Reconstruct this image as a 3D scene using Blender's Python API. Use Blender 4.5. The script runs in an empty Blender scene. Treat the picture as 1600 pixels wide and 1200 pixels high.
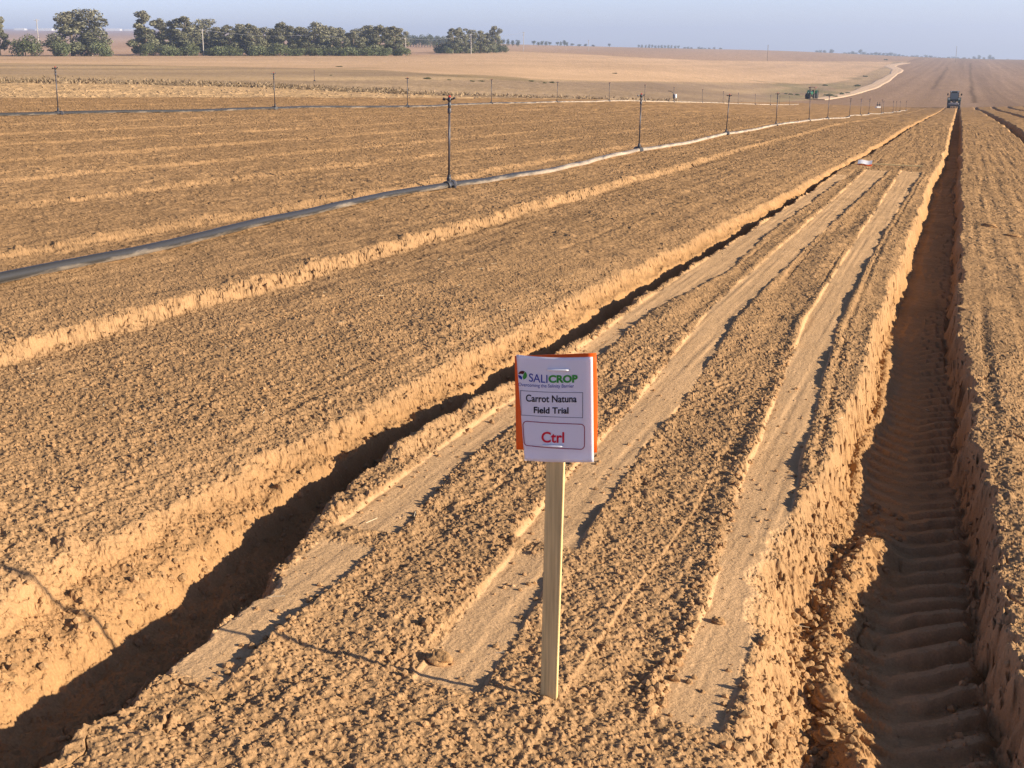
import bpy, bmesh, math, random, time
import numpy as np
from mathutils import Vector, Matrix
T0 = time.time()
HAZE = 0.00026
SC = bpy.context.scene
COL = SC.collection
R_ = math.radians

# ------------------------------------------------------------------ camera
F = 2000.0                      # focal length in photo pixels (1600 wide)
Y_EYE = 75.0                    # photo row of eye level
PITCH = math.atan((600 - Y_EYE) / F)
CP, SP = math.cos(PITCH), math.sin(PITCH)
YAW = R_(18.84677)              # the camera looks to the left of the crop rows (+Y)
CY, SY = math.cos(YAW), math.sin(YAW)
CAM_Z = 1.811
cam = bpy.data.cameras.new("Camera")
cam.sensor_width = 36.0
cam.lens = 36.0 * F / 1600.0
cam.clip_start = 0.05
cam.clip_end = 30000
camo = bpy.data.objects.new("Camera", cam)
camo.location = (0, 0, CAM_Z)
camo.rotation_euler = (math.pi / 2 - PITCH, 0, YAW)
COL.objects.link(camo)
SC.camera = camo
SC.render.resolution_x, SC.render.resolution_y = 1024, 768

# ------------------------------------------------------------------ light
SUN_EL, SUN_AZ = R_(18.5), R_(91)
w = bpy.data.worlds.new("World"); SC.world = w; w.use_nodes = True
nt = w.node_tree; nt.nodes.clear()
sky = nt.nodes.new('ShaderNodeTexSky'); sky.sky_type = 'NISHITA'; sky.sun_disc = False
sky.sun_elevation = SUN_EL; sky.sun_rotation = SUN_AZ
sky.altitude = 100; sky.air_density = 1.0; sky.dust_density = 0.6; sky.ozone_density = 2.5
hsv = nt.nodes.new('ShaderNodeMixRGB'); hsv.blend_type = 'MULTIPLY'; hsv.inputs[0].default_value = 1.0
sep = nt.nodes.new('ShaderNodeSeparateXYZ')
ramp = nt.nodes.new('ShaderNodeValToRGB')                    # hazy bright lavender band low over the horizon
ramp.color_ramp.elements[0].position = 0.0; ramp.color_ramp.elements[0].color = (0.66, 0.68, 1.0, 1)
ramp.color_ramp.elements[1].position = 0.35; ramp.color_ramp.elements[1].color = (0.46, 0.46, 0.68, 1)
e_ = ramp.color_ramp.elements.new(0.6); e_.color = (0.22, 0.20, 0.21, 1)
e_ = ramp.color_ramp.elements.new(0.05); e_.color = (0.62, 0.64, 1.0, 1)
tcw = nt.nodes.new('ShaderNodeTexCoord')
nt.links.new(tcw.outputs['Generated'], sep.inputs[0]); nt.links.new(sep.outputs['Z'], ramp.inputs[0])
nt.links.new(ramp.outputs[0], hsv.inputs[2])
bg = nt.nodes.new('ShaderNodeBackground'); bg.inputs['Strength'].default_value = 0.15
wo = nt.nodes.new('ShaderNodeOutputWorld')
nt.links.new(sky.outputs[0], hsv.inputs[1]); nt.links.new(hsv.outputs[0], bg.inputs[0]); nt.links.new(bg.outputs[0], wo.inputs[0])
sl = bpy.data.lights.new("Sun", 'SUN'); sl.energy = 5.0; sl.angle = R_(0.7); sl.color = (1.0, 0.87, 0.68)
so = bpy.data.objects.new("Sun", sl); COL.objects.link(so)
sdir = Vector((math.cos(SUN_EL) * math.sin(SUN_AZ), math.cos(SUN_EL) * math.cos(SUN_AZ), math.sin(SUN_EL)))
so.rotation_euler = sdir.to_track_quat('Z', 'Y').to_euler()
so.location = (20, 0, 20)
SC.view_settings.view_transform = 'Standard'; SC.view_settings.look = 'None'
SC.view_settings.exposure = 1.04; SC.view_settings.gamma = 1.0
SC.render.engine = 'CYCLES'
SC.cycles.max_bounces = 6; SC.cycles.diffuse_bounces = 3; SC.cycles.transparent_max_bounces = 8
SC.cycles.volume_bounces = 0
SC.cycles.use_denoising = True
SC.cycles.denoiser = 'OPENIMAGEDENOISE'; SC.cycles.denoising_input_passes = 'RGB_ALBEDO_NORMAL'; SC.cycles.denoising_prefilter = 'NONE'
SC.cycles.sample_clamp_indirect = 3.0

# ------------------------------------------------------------------ helpers
rng = random.Random(7)
nrng = np.random.default_rng(7)

def tag(o, label=None, cat=None, group=None, kind=None):
    if label: o['label'] = label
    if cat: o['category'] = cat
    if group: o['group'] = group
    if kind: o['kind'] = kind
    return o

def empty(name, loc, rz=0.0):
    o = bpy.data.objects.new(name, None); o.location = loc; o.rotation_euler = (0, 0, rz)
    o.empty_display_size = 0.2
    COL.objects.link(o); return o

def link_mesh(name, me, mat=None, parent=None):
    o = bpy.data.objects.new(name, me); COL.objects.link(o)
    if mat is not None and len(me.materials) == 0: me.materials.append(mat)
    if parent is not None: o.parent = parent
    return o

def np_mesh(name, V, Fc, smooth=False):
    """V (n,3), Fc (m,k) constant k"""
    me = bpy.data.meshes.new(name)
    V = np.asarray(V, dtype=np.float32); Fc = np.asarray(Fc, dtype=np.int32)
    m, k = Fc.shape
    me.vertices.add(len(V)); me.vertices.foreach_set('co', V.ravel())
    me.loops.add(m * k); me.loops.foreach_set('vertex_index', Fc.ravel())
    me.polygons.add(m)
    me.polygons.foreach_set('loop_start', np.arange(0, m * k, k, dtype=np.int32))
    me.polygons.foreach_set('use_smooth', np.full(m, smooth, dtype=bool))
    me.update(calc_edges=True)
    return me

def vcol(me, name, C):
    a = me.attributes.new(name, 'FLOAT_COLOR', 'POINT')
    C = np.asarray(C, dtype=np.float32)
    if C.shape[1] == 3: C = np.concatenate([C, np.ones((len(C), 1), np.float32)], 1)
    a.data.foreach_set('color', C.ravel())

class MB:
    """collects simple shapes into one bmesh"""
    def __init__(self): self.bm = bmesh.new()
    def box(self, c, s, rot=None, bevel=0.0, taper=1.0):
        b = bmesh.new()
        bmesh.ops.create_cube(b, size=1.0)
        for v in b.verts:
            t = taper if v.co.z > 0 else 1.0
            v.co = Vector((v.co.x * s[0] * t, v.co.y * s[1] * t, v.co.z * s[2]))
        if bevel: bmesh.ops.bevel(b, geom=list(b.edges), offset=bevel, segments=2, affect='EDGES', profile=0.6)
        if rot is not None: bmesh.ops.transform(b, matrix=rot.to_4x4(), verts=b.verts)
        bmesh.ops.translate(b, vec=Vector(c), verts=b.verts)
        self.add(b)
    def add(self, b):
        me = bpy.data.meshes.new('tmp'); b.to_mesh(me); b.free()
        self.bm.from_mesh(me); bpy.data.meshes.remove(me)
    def tube(self, p0, p1, r0, r1=None, n=10, cap=True):
        r1 = r0 if r1 is None else r1
        p0, p1 = Vector(p0), Vector(p1); d = (p1 - p0); L = d.length
        b = bmesh.new()
        bmesh.ops.create_cone(b, cap_ends=cap, segments=n, radius1=r0, radius2=r1, depth=L)
        q = Vector((0, 0, 1)).rotation_difference(d.normalized())
        bmesh.ops.transform(b, matrix=Matrix.Translation((p0 + p1) / 2) @ q.to_matrix().to_4x4(), verts=b.verts)
        self.add(b)
    def path(self, pts, r, n=8):
        pts = [Vector(p) for p in pts]; rings = []
        for i, p in enumerate(pts):
            d = (pts[min(i + 1, len(pts) - 1)] - pts[max(i - 1, 0)]).normalized()
            up = Vector((0, 0, 1)) if abs(d.z) < 0.9 else Vector((1, 0, 0))
            a = d.cross(up).normalized(); b_ = a.cross(d).normalized()
            rr = r(i) if callable(r) else r
            rings.append([self.bm.verts.new(p + (a * math.cos(t) + b_ * math.sin(t)) * rr) for t in [2 * math.pi * k / n for k in range(n)]])
        for i in range(len(rings) - 1):
            for k in range(n):
                self.bm.faces.new((rings[i][k], rings[i][(k + 1) % n], rings[i + 1][(k + 1) % n], rings[i + 1][k]))
        self.bm.faces.new(rings[0][::-1]); self.bm.faces.new(rings[-1])
    def lathe(self, prof, n=20, axis='Z', c=(0, 0, 0)):
        rings = []
        for (r, h) in prof:
            ring = []
            for k in range(n):
                t = 2 * math.pi * k / n
                if axis == 'Z': co = (r * math.cos(t), r * math.sin(t), h)
                else: co = (h, r * math.cos(t), r * math.sin(t))
                ring.append(self.bm.verts.new(Vector(co) + Vector(c)))
            rings.append(ring)
        for i in range(len(rings) - 1):
            for k in range(n):
                self.bm.faces.new((rings[i][k], rings[i][(k + 1) % n], rings[i + 1][(k + 1) % n], rings[i + 1][k]))
        self.bm.faces.new(rings[0][::-1]); self.bm.faces.new(rings[-1])
    def build(self, name, mat, parent=None, smooth=False):
        bmesh.ops.recalc_face_normals(self.bm, faces=self.bm.faces)
        me = bpy.data.meshes.new(name); self.bm.to_mesh(me); self.bm.free()
        if smooth:
            for p in me.polygons: p.use_smooth = True
        return link_mesh(name, me, mat, parent)

def copy_tree(o, parent=None):
    c = o.copy(); COL.objects.link(c)
    if parent is not None: c.parent = parent
    for ch in o.children: copy_tree(ch, c)
    return c

# ------------------------------------------------------------------ materials
def mat(name, col, rough=0.7, metal=0.0, var=0.12, scale=20.0, spec=0.3, bump=0.0, trans=0.0, stretch=None):
    m = bpy.data.materials.new(name); m.use_nodes = True
    n, l = m.node_tree.nodes, m.node_tree.links
    bs = n['Principled BSDF']
    bs.inputs['Roughness'].default_value = rough; bs.inputs['Metallic'].default_value = metal
    bs.inputs['Specular IOR Level'].default_value = spec
    tc = n.new('ShaderNodeTexCoord'); ns = n.new('ShaderNodeTexNoise')
    ns.inputs['Scale'].default_value = scale; ns.inputs['Detail'].default_value = 5
    src = tc.outputs['Object']
    if stretch:
        mp = n.new('ShaderNodeMapping'); mp.inputs['Scale'].default_value = stretch
        l.new(src, mp.inputs[0]); src = mp.outputs[0]
    l.new(src, ns.inputs['Vector'])
    rp = n.new('ShaderNodeValToRGB')
    rp.color_ramp.elements[0].position = 0.3; rp.color_ramp.elements[1].position = 0.7
    rp.color_ramp.elements[0].color = (*[max(0, c * (1 - var)) for c in col], 1)
    rp.color_ramp.elements[1].color = (*[min(1, c * (1 + var)) for c in col], 1)
    l.new(ns.outputs['Fac'], rp.inputs[0]); l.new(rp.outputs[0], bs.inputs['Base Color'])
    if bump:
        bp = n.new('ShaderNodeBump'); bp.inputs['Strength'].default_value = bump; bp.inputs['Distance'].default_value = 0.01
        l.new(ns.outputs['Fac'], bp.inputs['Height']); l.new(bp.outputs[0], bs.inputs['Normal'])
    return m

def attr_mat(name, attr='Col', rough=0.95, bump=0.0, bscale=60.0, trans=0.0, spec=0.1, grain=0.12, gscale=90.0):
    m = bpy.data.materials.new(name); m.use_nodes = True
    n, l = m.node_tree.nodes, m.node_tree.links
    bs = n['Principled BSDF']; bs.inputs['Roughness'].default_value = rough; bs.inputs['Specular IOR Level'].default_value = spec
    at = n.new('ShaderNodeAttribute'); at.attribute_name = attr
    tc = n.new('ShaderNodeTexCoord')
    ns = n.new('ShaderNodeTexNoise'); ns.inputs['Scale'].default_value = gscale; ns.inputs['Detail'].default_value = 4
    l.new(tc.outputs['Object'], ns.inputs['Vector'])
    mr = n.new('ShaderNodeMapRange'); mr.inputs['From Min'].default_value = 0.25; mr.inputs['From Max'].default_value = 0.75
    mr.inputs['To Min'].default_value = 1 - grain; mr.inputs['To Max'].default_value = 1 + grain
    l.new(ns.outputs['Fac'], mr.inputs['Value'])
    mx = n.new('ShaderNodeVectorMath'); mx.operation = 'SCALE'
    l.new(at.outputs['Color'], mx.inputs[0]); l.new(mr.outputs[0], mx.inputs['Scale'])
    l.new(mx.outputs[0], bs.inputs['Base Color'])
    if bump:
        n2 = n.new('ShaderNodeTexNoise'); n2.inputs['Scale'].default_value = bscale; n2.inputs['Detail'].default_value = 5
        n2.inputs['Roughness'].default_value = 0.65
        l.new(tc.outputs['Object'], n2.inputs['Vector'])
        bp = n.new('ShaderNodeBump'); bp.inputs['Strength'].default_value = bump; bp.inputs['Distance'].default_value = 0.012
        l.new(n2.outputs['Fac'], bp.inputs['Height']); l.new(bp.outputs[0], bs.inputs['Normal'])
    if trans:
        tr = n.new('ShaderNodeBsdfTranslucent'); ms = n.new('ShaderNodeMixShader'); ms.inputs[0].default_value = trans
        l.new(mx.outputs[0], tr.inputs[0])
        out = n['Material Output']
        l.new(bs.outputs[0], ms.inputs[1]); l.new(tr.outputs[0], ms.inputs[2]); l.new(ms.outputs[0], out.inputs[0])
    return m

# ------------------------------------------------------------------ noise
def _h(ix, iy, seed):
    x = (ix.astype(np.int64) * 374761393 + iy.astype(np.int64) * 668265263 + seed * 144665) & 0xFFFFFFFF
    x = ((x ^ (x >> 13)) * 1274126177) & 0xFFFFFFFF
    x = x ^ (x >> 16)
    return x
def rnd(ix, iy, seed):
    return (_h(ix, iy, seed) & 0xFFFF).astype(np.float32) / 65535.0
def pnoise(x, y, seed=0):
    """value noise with quintic fade, -1..1"""
    xi = np.floor(x); yi = np.floor(y)
    fx = (x - xi).astype(np.float32); fy = (y - yi).astype(np.float32)
    xi = xi.astype(np.int64); yi = yi.astype(np.int64)
    u = fx * fx * fx * (fx * (fx * 6 - 15) + 10); v = fy * fy * fy * (fy * (fy * 6 - 15) + 10)
    a = rnd(xi, yi, seed); b = rnd(xi + 1, yi, seed); c = rnd(xi, yi + 1, seed); d = rnd(xi + 1, yi + 1, seed)
    return ((a * (1 - u) + b * u) * (1 - v) + (c * (1 - u) + d * u) * v) * 2 - 1
def fbm(x, y, seed, octs=3, gain=0.5):
    s = 0; a = 1.0; n = 0
    for o in range(octs):
        s = s + a * pnoise(x * 2 ** o + 17.3 * o, y * 2 ** o - 9.1 * o, seed + o); n += a; a *= gain
    return s / n
def clods(x, y, cell, seed, rmin, rmax, prob, flat=0.7):
    """height field of half-buried lumps, one candidate per cell"""
    gx = x / cell; gy = y / cell
    xi = np.floor(gx).astype(np.int64); yi = np.floor(gy).astype(np.int64)
    best = np.zeros(x.shape, np.float32)
    for dx in (-1, 0, 1):
        for dy in (-1, 0, 1):
            cx = xi + dx; cy = yi + dy
            h = _h(cx, cy, seed); h2 = _h(cx, cy, seed + 911)
            jx = (h & 0x3FF).astype(np.float32) / 1023.0; jy = ((h >> 10) & 0x3FF).astype(np.float32) / 1023.0
            k = ((h >> 20) & 0x3FF).astype(np.float32) / 1023.0
            e = (h2 & 0x3FF).astype(np.float32) / 1023.0
            an = ((h2 >> 10) & 0x3FF).astype(np.float32) / 1023.0 * 3.1416
            r = (rmin + (rmax - rmin) * k * k)
            px = (gx - cx - jx).astype(np.float32) * cell; py = (gy - cy - jy).astype(np.float32) * cell
            ca, sa = np.cos(an), np.sin(an)
            qx = ca * px + sa * py; qy = (-sa * px + ca * py) * (1.0 + 0.7 * e)
            d2 = (qx * qx + qy * qy) / (r * r)
            hh = np.where(e < prob, np.sqrt(np.maximum(0, 1 - d2)) * r * flat, 0)
            best = np.maximum(best, hh)
    return best
def sst(e0, e1, x):
    t = np.clip((x - e0) / (e1 - e0), 0, 1); return t * t * (3 - 2 * t)
def box1(x, a, b, e):
    return sst(a - e, a + e, x) * (1 - sst(b - e, b + e, x))

# ------------------------------------------------------------------ terrain
SLOPE = -0.029906
def plane(X, Y):
    zx = np.where(X > -6.96, -0.05593 * X, 0.3893 - 0.0325 * (X + 6.96))
    zx = np.where(X > 4, -0.2237 - 0.02 * (X - 4), zx)
    zx = np.where(X < -30, 0.3893 + 0.0325 * 23.04 - 0.01 * (X + 30), zx)
    return zx + SLOPE * np.clip(Y, -40, 400)     # + CAM_Z - 1.811
TAB_R = np.array([50, 70, 100, 130, 160, 200, 230, 260, 300, 350, 420, 550, 800, 1200, 1600, 2200, 4000, 7000], float)
TAB = {
    -700: [150, 134, 118, 110, 105, 100, 97, 95, 93, 91, 88, 81, 72, 64, 60, 55, 49, 46],
    0:    [147, 132, 117, 110, 105, 100, 97, 95, 93, 91, 88, 81, 72, 64, 60, 55, 48, 45],
    400:  [167, 148, 130, 120, 113, 106, 102, 99, 96, 93, 88.5, 82, 73, 65, 61, 57, 50, 46],
    640:  [182, 159, 140, 128, 119, 111, 106, 102, 98, 94, 89, 83, 75, 67, 64, 62, 61, 61],
    800:  [186, 163, 149, 138, 128, 118, 112, 107, 102, 98, 93, 84, 77, 71, 69, 70, 72, 74],
    1000: [193, 170, 158, 153, 147, 138, 132, 125, 118, 112, 105, 96, 86, 77, 74, 76, 79, 80],
    1200: [195, 182, 172, 167, 165, 161, 157, 154, 148, 139, 130, 115, 97, 84, 78, 80, 84, 86],
    1300: [202, 189, 177, 173, 171, 168, 163, 159, 153, 145, 135, 120, 103, 87, 82, 84, 88, 90],
    1400: [209, 193, 181, 178, 175, 171, 166, 161, 154, 147, 137, 122, 106, 92, 87, 90, 94, 96],
    1500: [214, 196, 184, 178, 174, 171, 168, 162, 155, 148, 139, 125, 108, 95, 91, 94, 98, 99],
    1600: [216, 197, 184, 178, 173, 168, 164, 160, 154, 148, 140, 126, 110, 97, 93, 96, 99, 100],
    2300: [222, 200, 184, 178, 173, 168, 164, 160, 154, 148, 140, 126, 110, 99, 96, 98, 100, 101],
}
_gx = np.arange(-700, 2301, 20.0); _gl = np.linspace(math.log(50), math.log(7000), 160)
_xs = np.array(sorted(TAB)); _col = np.array([np.interp(_gl, np.log(TAB_R), TAB[int(k)]) for k in _xs])
_G = np.array([np.interp(_gx, _xs, _col[:, j]) for j in range(len(_gl))]).T       # (x, l)
def _blur(A, ax, n):
    k = np.hanning(n + 2)[1:-1]; k /= k.sum()
    P = np.concatenate([np.repeat(np.take(A, [0], ax), n // 2, ax), A, np.repeat(np.take(A, [-1], ax), n // 2, ax)], ax)
    return np.apply_along_axis(lambda v: np.convolve(v, k, 'valid'), ax, P)
_G = _blur(_blur(_G, 0, 9), 1, 9)
def tab_y(px, R):
    fx = np.clip((px + 700) / 20.0, 0, len(_gx) - 1.001); fl = np.clip((np.log(np.maximum(R, 50)) - _gl[0]) / (_gl[1] - _gl[0]), 0, len(_gl) - 1.001)
    ix = fx.astype(int); il = fl.astype(int); tx = fx - ix; tl = fl - il
    return (_G[ix, il] * (1 - tl) + _G[ix, il + 1] * tl) * (1 - tx) + (_G[ix + 1, il] * (1 - tl) + _G[ix + 1, il + 1] * tl) * tx
def to_cam(X, Y):
    return CY * X + SY * Y, -SY * X + CY * Y         # right, forward
def px_of(X, Y, Z):
    r0, r1 = to_cam(X, Y); u = Z - CAM_Z
    d = r1 * CP - u * SP
    d = np.where(np.abs(d) < 1e-3, 1e-3, d)
    return 800 + F * r0 / d, 600 - F * (r1 * SP + u * CP) / d
def smooth_ground(X, Y):
    X = np.asarray(X, float); Y = np.asarray(Y, float)
    r0, r1 = to_cam(X, Y); rr = np.hypot(r0, r1)
    R = np.maximum(r1, 0.45 * rr)
    px = 800 + F * r0 / (np.maximum(r1, 0.25 * rr + 1e-3) * CP)
    y = tab_y(px, R)
    v = (600 - y) / F
    hf = CAM_Z + R * (v * CP - SP) / (CP + v * SP)
    wgt = sst(math.log(42), math.log(85), np.log(np.maximum(R, 1)))
    return plane(X, Y) * (1 - wgt) + hf * wgt

# tracks pressed into the trial bed: (Y, left, right)
TRK_A0 = np.array([(2.9, -2.10, -1.90), (3.24, -2.10, -1.92), (4.14, -2.17, -1.975)])
TRK_A = np.array([(4.26, -2.18, -1.95), (5.3, -2.2, -2.05), (6.75, -2.21, -2.02), (9.7, -2.31, -2.16), (12, -2.29, -1.98), (15.8, -2.27, -2.07), (27.5, -2.24, -2.05)])
TRK_A[:, 1] += np.array([0, .0, 0, .03, 0, 0, 0])
TRK_B0 = np.array([(3.17, -1.40, -1.20), (4.36, -1.47, -1.30)])
TRK_B = np.array([(4.44, -1.50, -1.27), (5.9, -1.56, -1.36), (7.3, -1.60, -1.38), (10.2, -1.75, -1.53), (16.3, -1.75, -1.49), (29.5, -1.80, -1.36)])
TRK_C = np.array([(3.27, -0.68, -0.50), (4.2, -0.69, -0.515), (5.4, -0.78, -0.56), (6.5, -0.83, -0.62), (10, -0.99, -0.76), (17, -1.03, -0.79), (29.5, -1.08, -0.67)])

BED_EDGES_L = [-5.17, -7.55, -9.85, -11.9, -14.2, -16.5, -18.8, -21.1, -25.7, -28.0, -30.3]

def detail(X, Y, cell):
    """relief of beds, furrows, clods on top of the smooth ground; also returns soil masks.  cell = local mesh spacing"""
    n = X.shape
    wob = 0.035 * pnoise(Y * 0.35, X * 0.05, 31) + 0.02 * pnoise(Y * 1.1, X * 0.1 + 5, 32)
    rag = (1 - 0.55 * sst(0.03, 0.08, cell)) * (0.030 * fbm(Y * 5.0, X * 5.0, 33, 3) + 0.020 * pnoise(Y * 15, X * 15, 37) + 0.016 * fbm(Y * 34, X * 60, 38, 3))
    field = (1 - sst(228, 236, Y)) * sst(-60, -58, X)          # where beds exist
    u = X + wob
    ur = u + rag
    z = np.zeros(n, np.float32)
    # --- left bed 1: slightly higher, flat, dropping to the furrow beside the trial bed
    farf = sst(15, 45, Y)
    eL = np.interp(Y, [0, 3, 3.6, 3.9, 4.7, 5.4, 6.75, 9.6, 14.5, 20, 27, 50, 120, 230], [-2.77, -2.78, -2.83, -2.79, -2.78, -2.74, -2.73, -2.75, -2.66, -2.55, -2.43, -2.25, -2.2, -2.2])
    eT = np.interp(Y, [0, 2.4, 2.95, 3.67, 4.05, 4.37, 5.3, 6.8, 10, 17, 27, 50, 120, 230], [-2.04, -2.05, -2.08, -2.15, -2.22, -2.27, -2.37, -2.32, -2.33, -2.29, -2.30, -2.05, -2.0, -2.0])
    onL = 1 - sst(eL - 0.06, eL + 0.055, ur)
    z += onL * np.where(u < -2.4, 0.040 + 0.02 * (u - eL), 0.040).clip(-0.03, 0.1)
    z -= 0.022 * (onL * sst(eL - 0.4, eL - 0.05, u))
    fur = (1 - onL) * (1 - sst(eT - 0.10, eT + 0.02, ur))
    deep = 0.155 - 0.05 * farf
    near0 = 1 - sst(5, 8, Y)
    slope_f = np.clip((u - eL) / np.maximum(eT - eL, 0.1), 0, 1)
    z -= fur * (0.050 + 0.030 * sst(0.0, 0.30, slope_f) + 0.115 * sst(0.27, 0.48, slope_f + 0.9 * rag))
    z += 0.048 * (1 - sst(6, 9, Y)) * np.exp(-((u + 0.5 * rag - eT - 0.035) / 0.045) ** 2) * sst(4.12, 4.3, Y) * (1 - onL) * np.clip(0.6 + 1.0 * pnoise(Y * 3, Y * 0, 39), 0, 1)
    # --- terrace steps further left
    for i, e in enumerate(BED_EDGES_L):
        st = (0.088, 0.055, 0.048, 0.040)[min(i, 3)]
        e2 = e + 0.12 * pnoise(Y * 0.12, np.full(n, i * 7.7), 51) + (0.05 if i else 0.03) * pnoise(Y * 0.7, np.full(n, i * 3.3), 52)
        wd = 0.10 if i == 0 else 0.14
        s_ = 1 - sst(e2 - wd, e2 + wd, ur + 0.7 * rag + 0.03 * fbm(X * 9, Y * 7, 53, 2))                      # 1 on the left (upper) side
        fall = np.clip((e2 - u) / 2.3, 0, 1)
        st = st * (1 - 0.5 * farf)
        z += s_ * st * (1 - fall) * 0.55
        z -= (1 - s_) * st * 0.45 * np.clip(1 - (u - e2) / 1.1, 0, 1) * (u > e2 - 0.15)
    # --- trench to the right of the trial bed
    near = 1 - sst(5.3, 6.3, Y)
    eR = -0.44 - 0.02 * near + 0.16 * sst(20, 45, Y) - 0.05 * box1(Y, 4.2, 5.3, 0.3) + 0.08 * (1 - sst(3.0, 3.9, Y))
    eW = 0.02 + np.interp(Y, [0, 3.5, 4.36, 5.1, 6.2, 7.7, 11.5, 19, 34, 70, 120], [0.38, 0.36, 0.34, 0.31, 0.27, 0.22, 0.15, 0.15, 0.16, 0.22, 0.22])
    dn = sst(eR - 0.03 - 0.03 * near, eR + 0.09 + 0.13 * near, ur) * (1 - sst(eW - 0.10, eW + 0.02, u + rag * 1.2))
    dep = 0.265 - 0.035 * near + 0.03 * pnoise(Y * 0.6, X * 0.3, 61)
    z -= dn * dep
    # windrow of crumbs thrown up along the trench's left side
    wr = np.exp(-((u - (eR + 0.275 + 0.04 * pnoise(Y * 1.2, 0 * Y, 62))) / 0.075) ** 2) * near
    wr2 = np.exp(-((u - (eR + 0.10)) / 0.06) ** 2) * (1 - near) * (1 - sst(9, 13, Y))
    z += dn * (0.088 * wr * (0.8 + 0.3 * pnoise(Y * 3.7, X * 2, 63)) + 0.07 * wr2)
    z += dn * near * 0.035 * np.exp(-((Y - 5.45) / 0.35) ** 2) * np.exp(-((u - eR - 0.2) / 0.12) ** 2) * 2
    # tyre lugs on the trench floor
    fl = dn * sst(eR + 0.22 * near + 0.12, eR + 0.30 * near + 0.2, u) * (1 - sst(eW - 0.13, eW - 0.05, u)) * (1 - sst(40, 60, Y))
    cu = u - (eR + eW) / 2 - 0.05
    ph = Y / 0.18 - 1.9 * np.abs(cu + 0.03) - 3.2 * cu * cu + 0.25 * pnoise(Y * 1.5, X * 2, 64)
    lug = np.abs(((ph % 1.0) - 0.5) * 2)
    lug = sst(0.5, 0.75, lug + 0.12 * pnoise(X * 18, Y * 18, 66))
    z += fl * (0.050 * lug * (0.5 + 0.7 * sst(-0.05, 0.1, cu)) * (0.75 + 0.5 * pnoise(Y * 2.1, X * 3, 65)) + 0.02 * sst(0.08, 0.22, cu))
    # scalloped slope left by the lugs
    z += dn * near * 0.02 * lug * np.exp(-((u - (eR + 0.36)) / 0.07) ** 2)
    # --- furrows further right
    furR = np.zeros(n, np.float32)
    for i, e in enumerate((2.72, 5.1, 7.5, 9.9, 12.3, 14.7, 17.1, 19.5)):
        e2 = e + 0.25 * pnoise(Y * 0.035, np.full(n, i * 5.1), 71) + 0.06 * pnoise(Y * 0.5, np.full(n, i * 3.1), 72)
        g = box1(ur, e2 - 0.25, e2 + 0.25, 0.1)
        furR = np.maximum(furR, g)
    z -= furR * 0.24
    z *= field
    dn = dn * field; fur = fur * field
    # --- pressed tracks on the trial bed
    tr = np.zeros(n, np.float32); ridge = np.zeros(n, np.float32)
    for T, a0, a1 in ((TRK_A0, 2.93, 4.12), (TRK_A, 4.28, 27.3), (TRK_B0, 3.2, 4.34), (TRK_B, 4.47, 29.7), (TRK_C, 3.3, 30.2)):
        l = np.interp(Y, T[:, 0], T[:, 1]) + 0.008 * pnoise(Y * 2.3, Y * 0 + a0, 81); r = np.interp(Y, T[:, 0], T[:, 2]) + 0.008 * pnoise(Y * 2.1, Y * 0 + a1, 82)
        yy = box1(Y + 0.35 * rag, a0, a1, 0.035)
        xr = X + 0.14 * rag
        l = l - 0.012; r = r + 0.012
        m = box1(xr, l, r, 0.010) * yy
        rg = (np.exp(-((xr - l + 0.035) / 0.03) ** 2) + np.exp(-((xr - r - 0.035) / 0.03) ** 2)) * yy
        if T is TRK_C:
            rg = rg * 1.3 + np.exp(-((xr - r - 0.10) / 0.03) ** 2) * yy - 0.9 * np.exp(-((xr - r - 0.068) / 0.018) ** 2) * yy * sst(5, 7, Y)
        if T is TRK_A or T is TRK_A0:
            rg = rg + 0.8 * np.exp(-((xr - l + 0.05) / 0.04) ** 2) * yy
        m = m * (1 - sst(0.02, 0.2, dn)); tr = np.maximum(tr, m); ridge = np.maximum(ridge, rg)
    ridge = ridge * (1 - tr) * (1 - np.clip(fur * 3, 0, 1)) * (1 - np.clip(dn * 3, 0, 1))
    z -= tr * (0.010 + 0.002 * pnoise(X * 30, Y * 0.7, 83))
    z += ridge * 0.005
    # thin scratches along the bed
    bedm = box1(u, -2.2, -0.46, 0.05) * (1 - tr)
    z -= 0.006 * bedm * sst(0.55, 0.8, pnoise(X * 14 + 0.3 * pnoise(Y * 0.8, Y * 0, 85), Y * 0.22, 84))
    z += 0.010 * bedm * pnoise(X * 5, Y * 0.6, 86)
    # --- lumps
    tr = tr * (1 - np.clip(dn * 6, 0, 1)); rough = (1 - tr) * (1 - 0.8 * fl)
    loose = np.clip(ridge * 0.9 + 0.9 * fur * (1 - sst(0.5, 0.8, slope_f)) + dn * near * (1 - fl) + 0.5 * box1(u, eL - 0.35, eL, 0.1) + furR * 0.4, 0, 1.3)
    for e in BED_EDGES_L[:4]:
        loose = np.maximum(loose, 1.0 * np.exp(-((u - e) / 0.16) ** 2))
    patch = 0.65 + 0.5 * fbm(X * 0.9, Y * 0.9, 91, 3)
    patch = np.clip(0.62 + 0.95 * (patch - 0.65) , 0.12, 1.4)
    R = np.hypot(X, Y)
    def att(wl): return np.clip(2.2 - cell / (wl * 0.22), 0, 1) if np.ndim(cell) else 1.0
    k = np.clip(R / 60, 0, 1)
    # tillage lines, broad unevenness
    till = 0.004 * pnoise(X * 15 + 0.4 * pnoise(Y * 0.5, X, 111), Y * 0.30, 112) + 0.004 * pnoise(X * 7, Y * 0.22, 113)
    z += till * rough * np.where(X > 0.3, 1.5, 0.8) * (1 - np.clip(fur + dn, 0, 1)) * (1 - sst(60, 110, R)) * field
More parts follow.
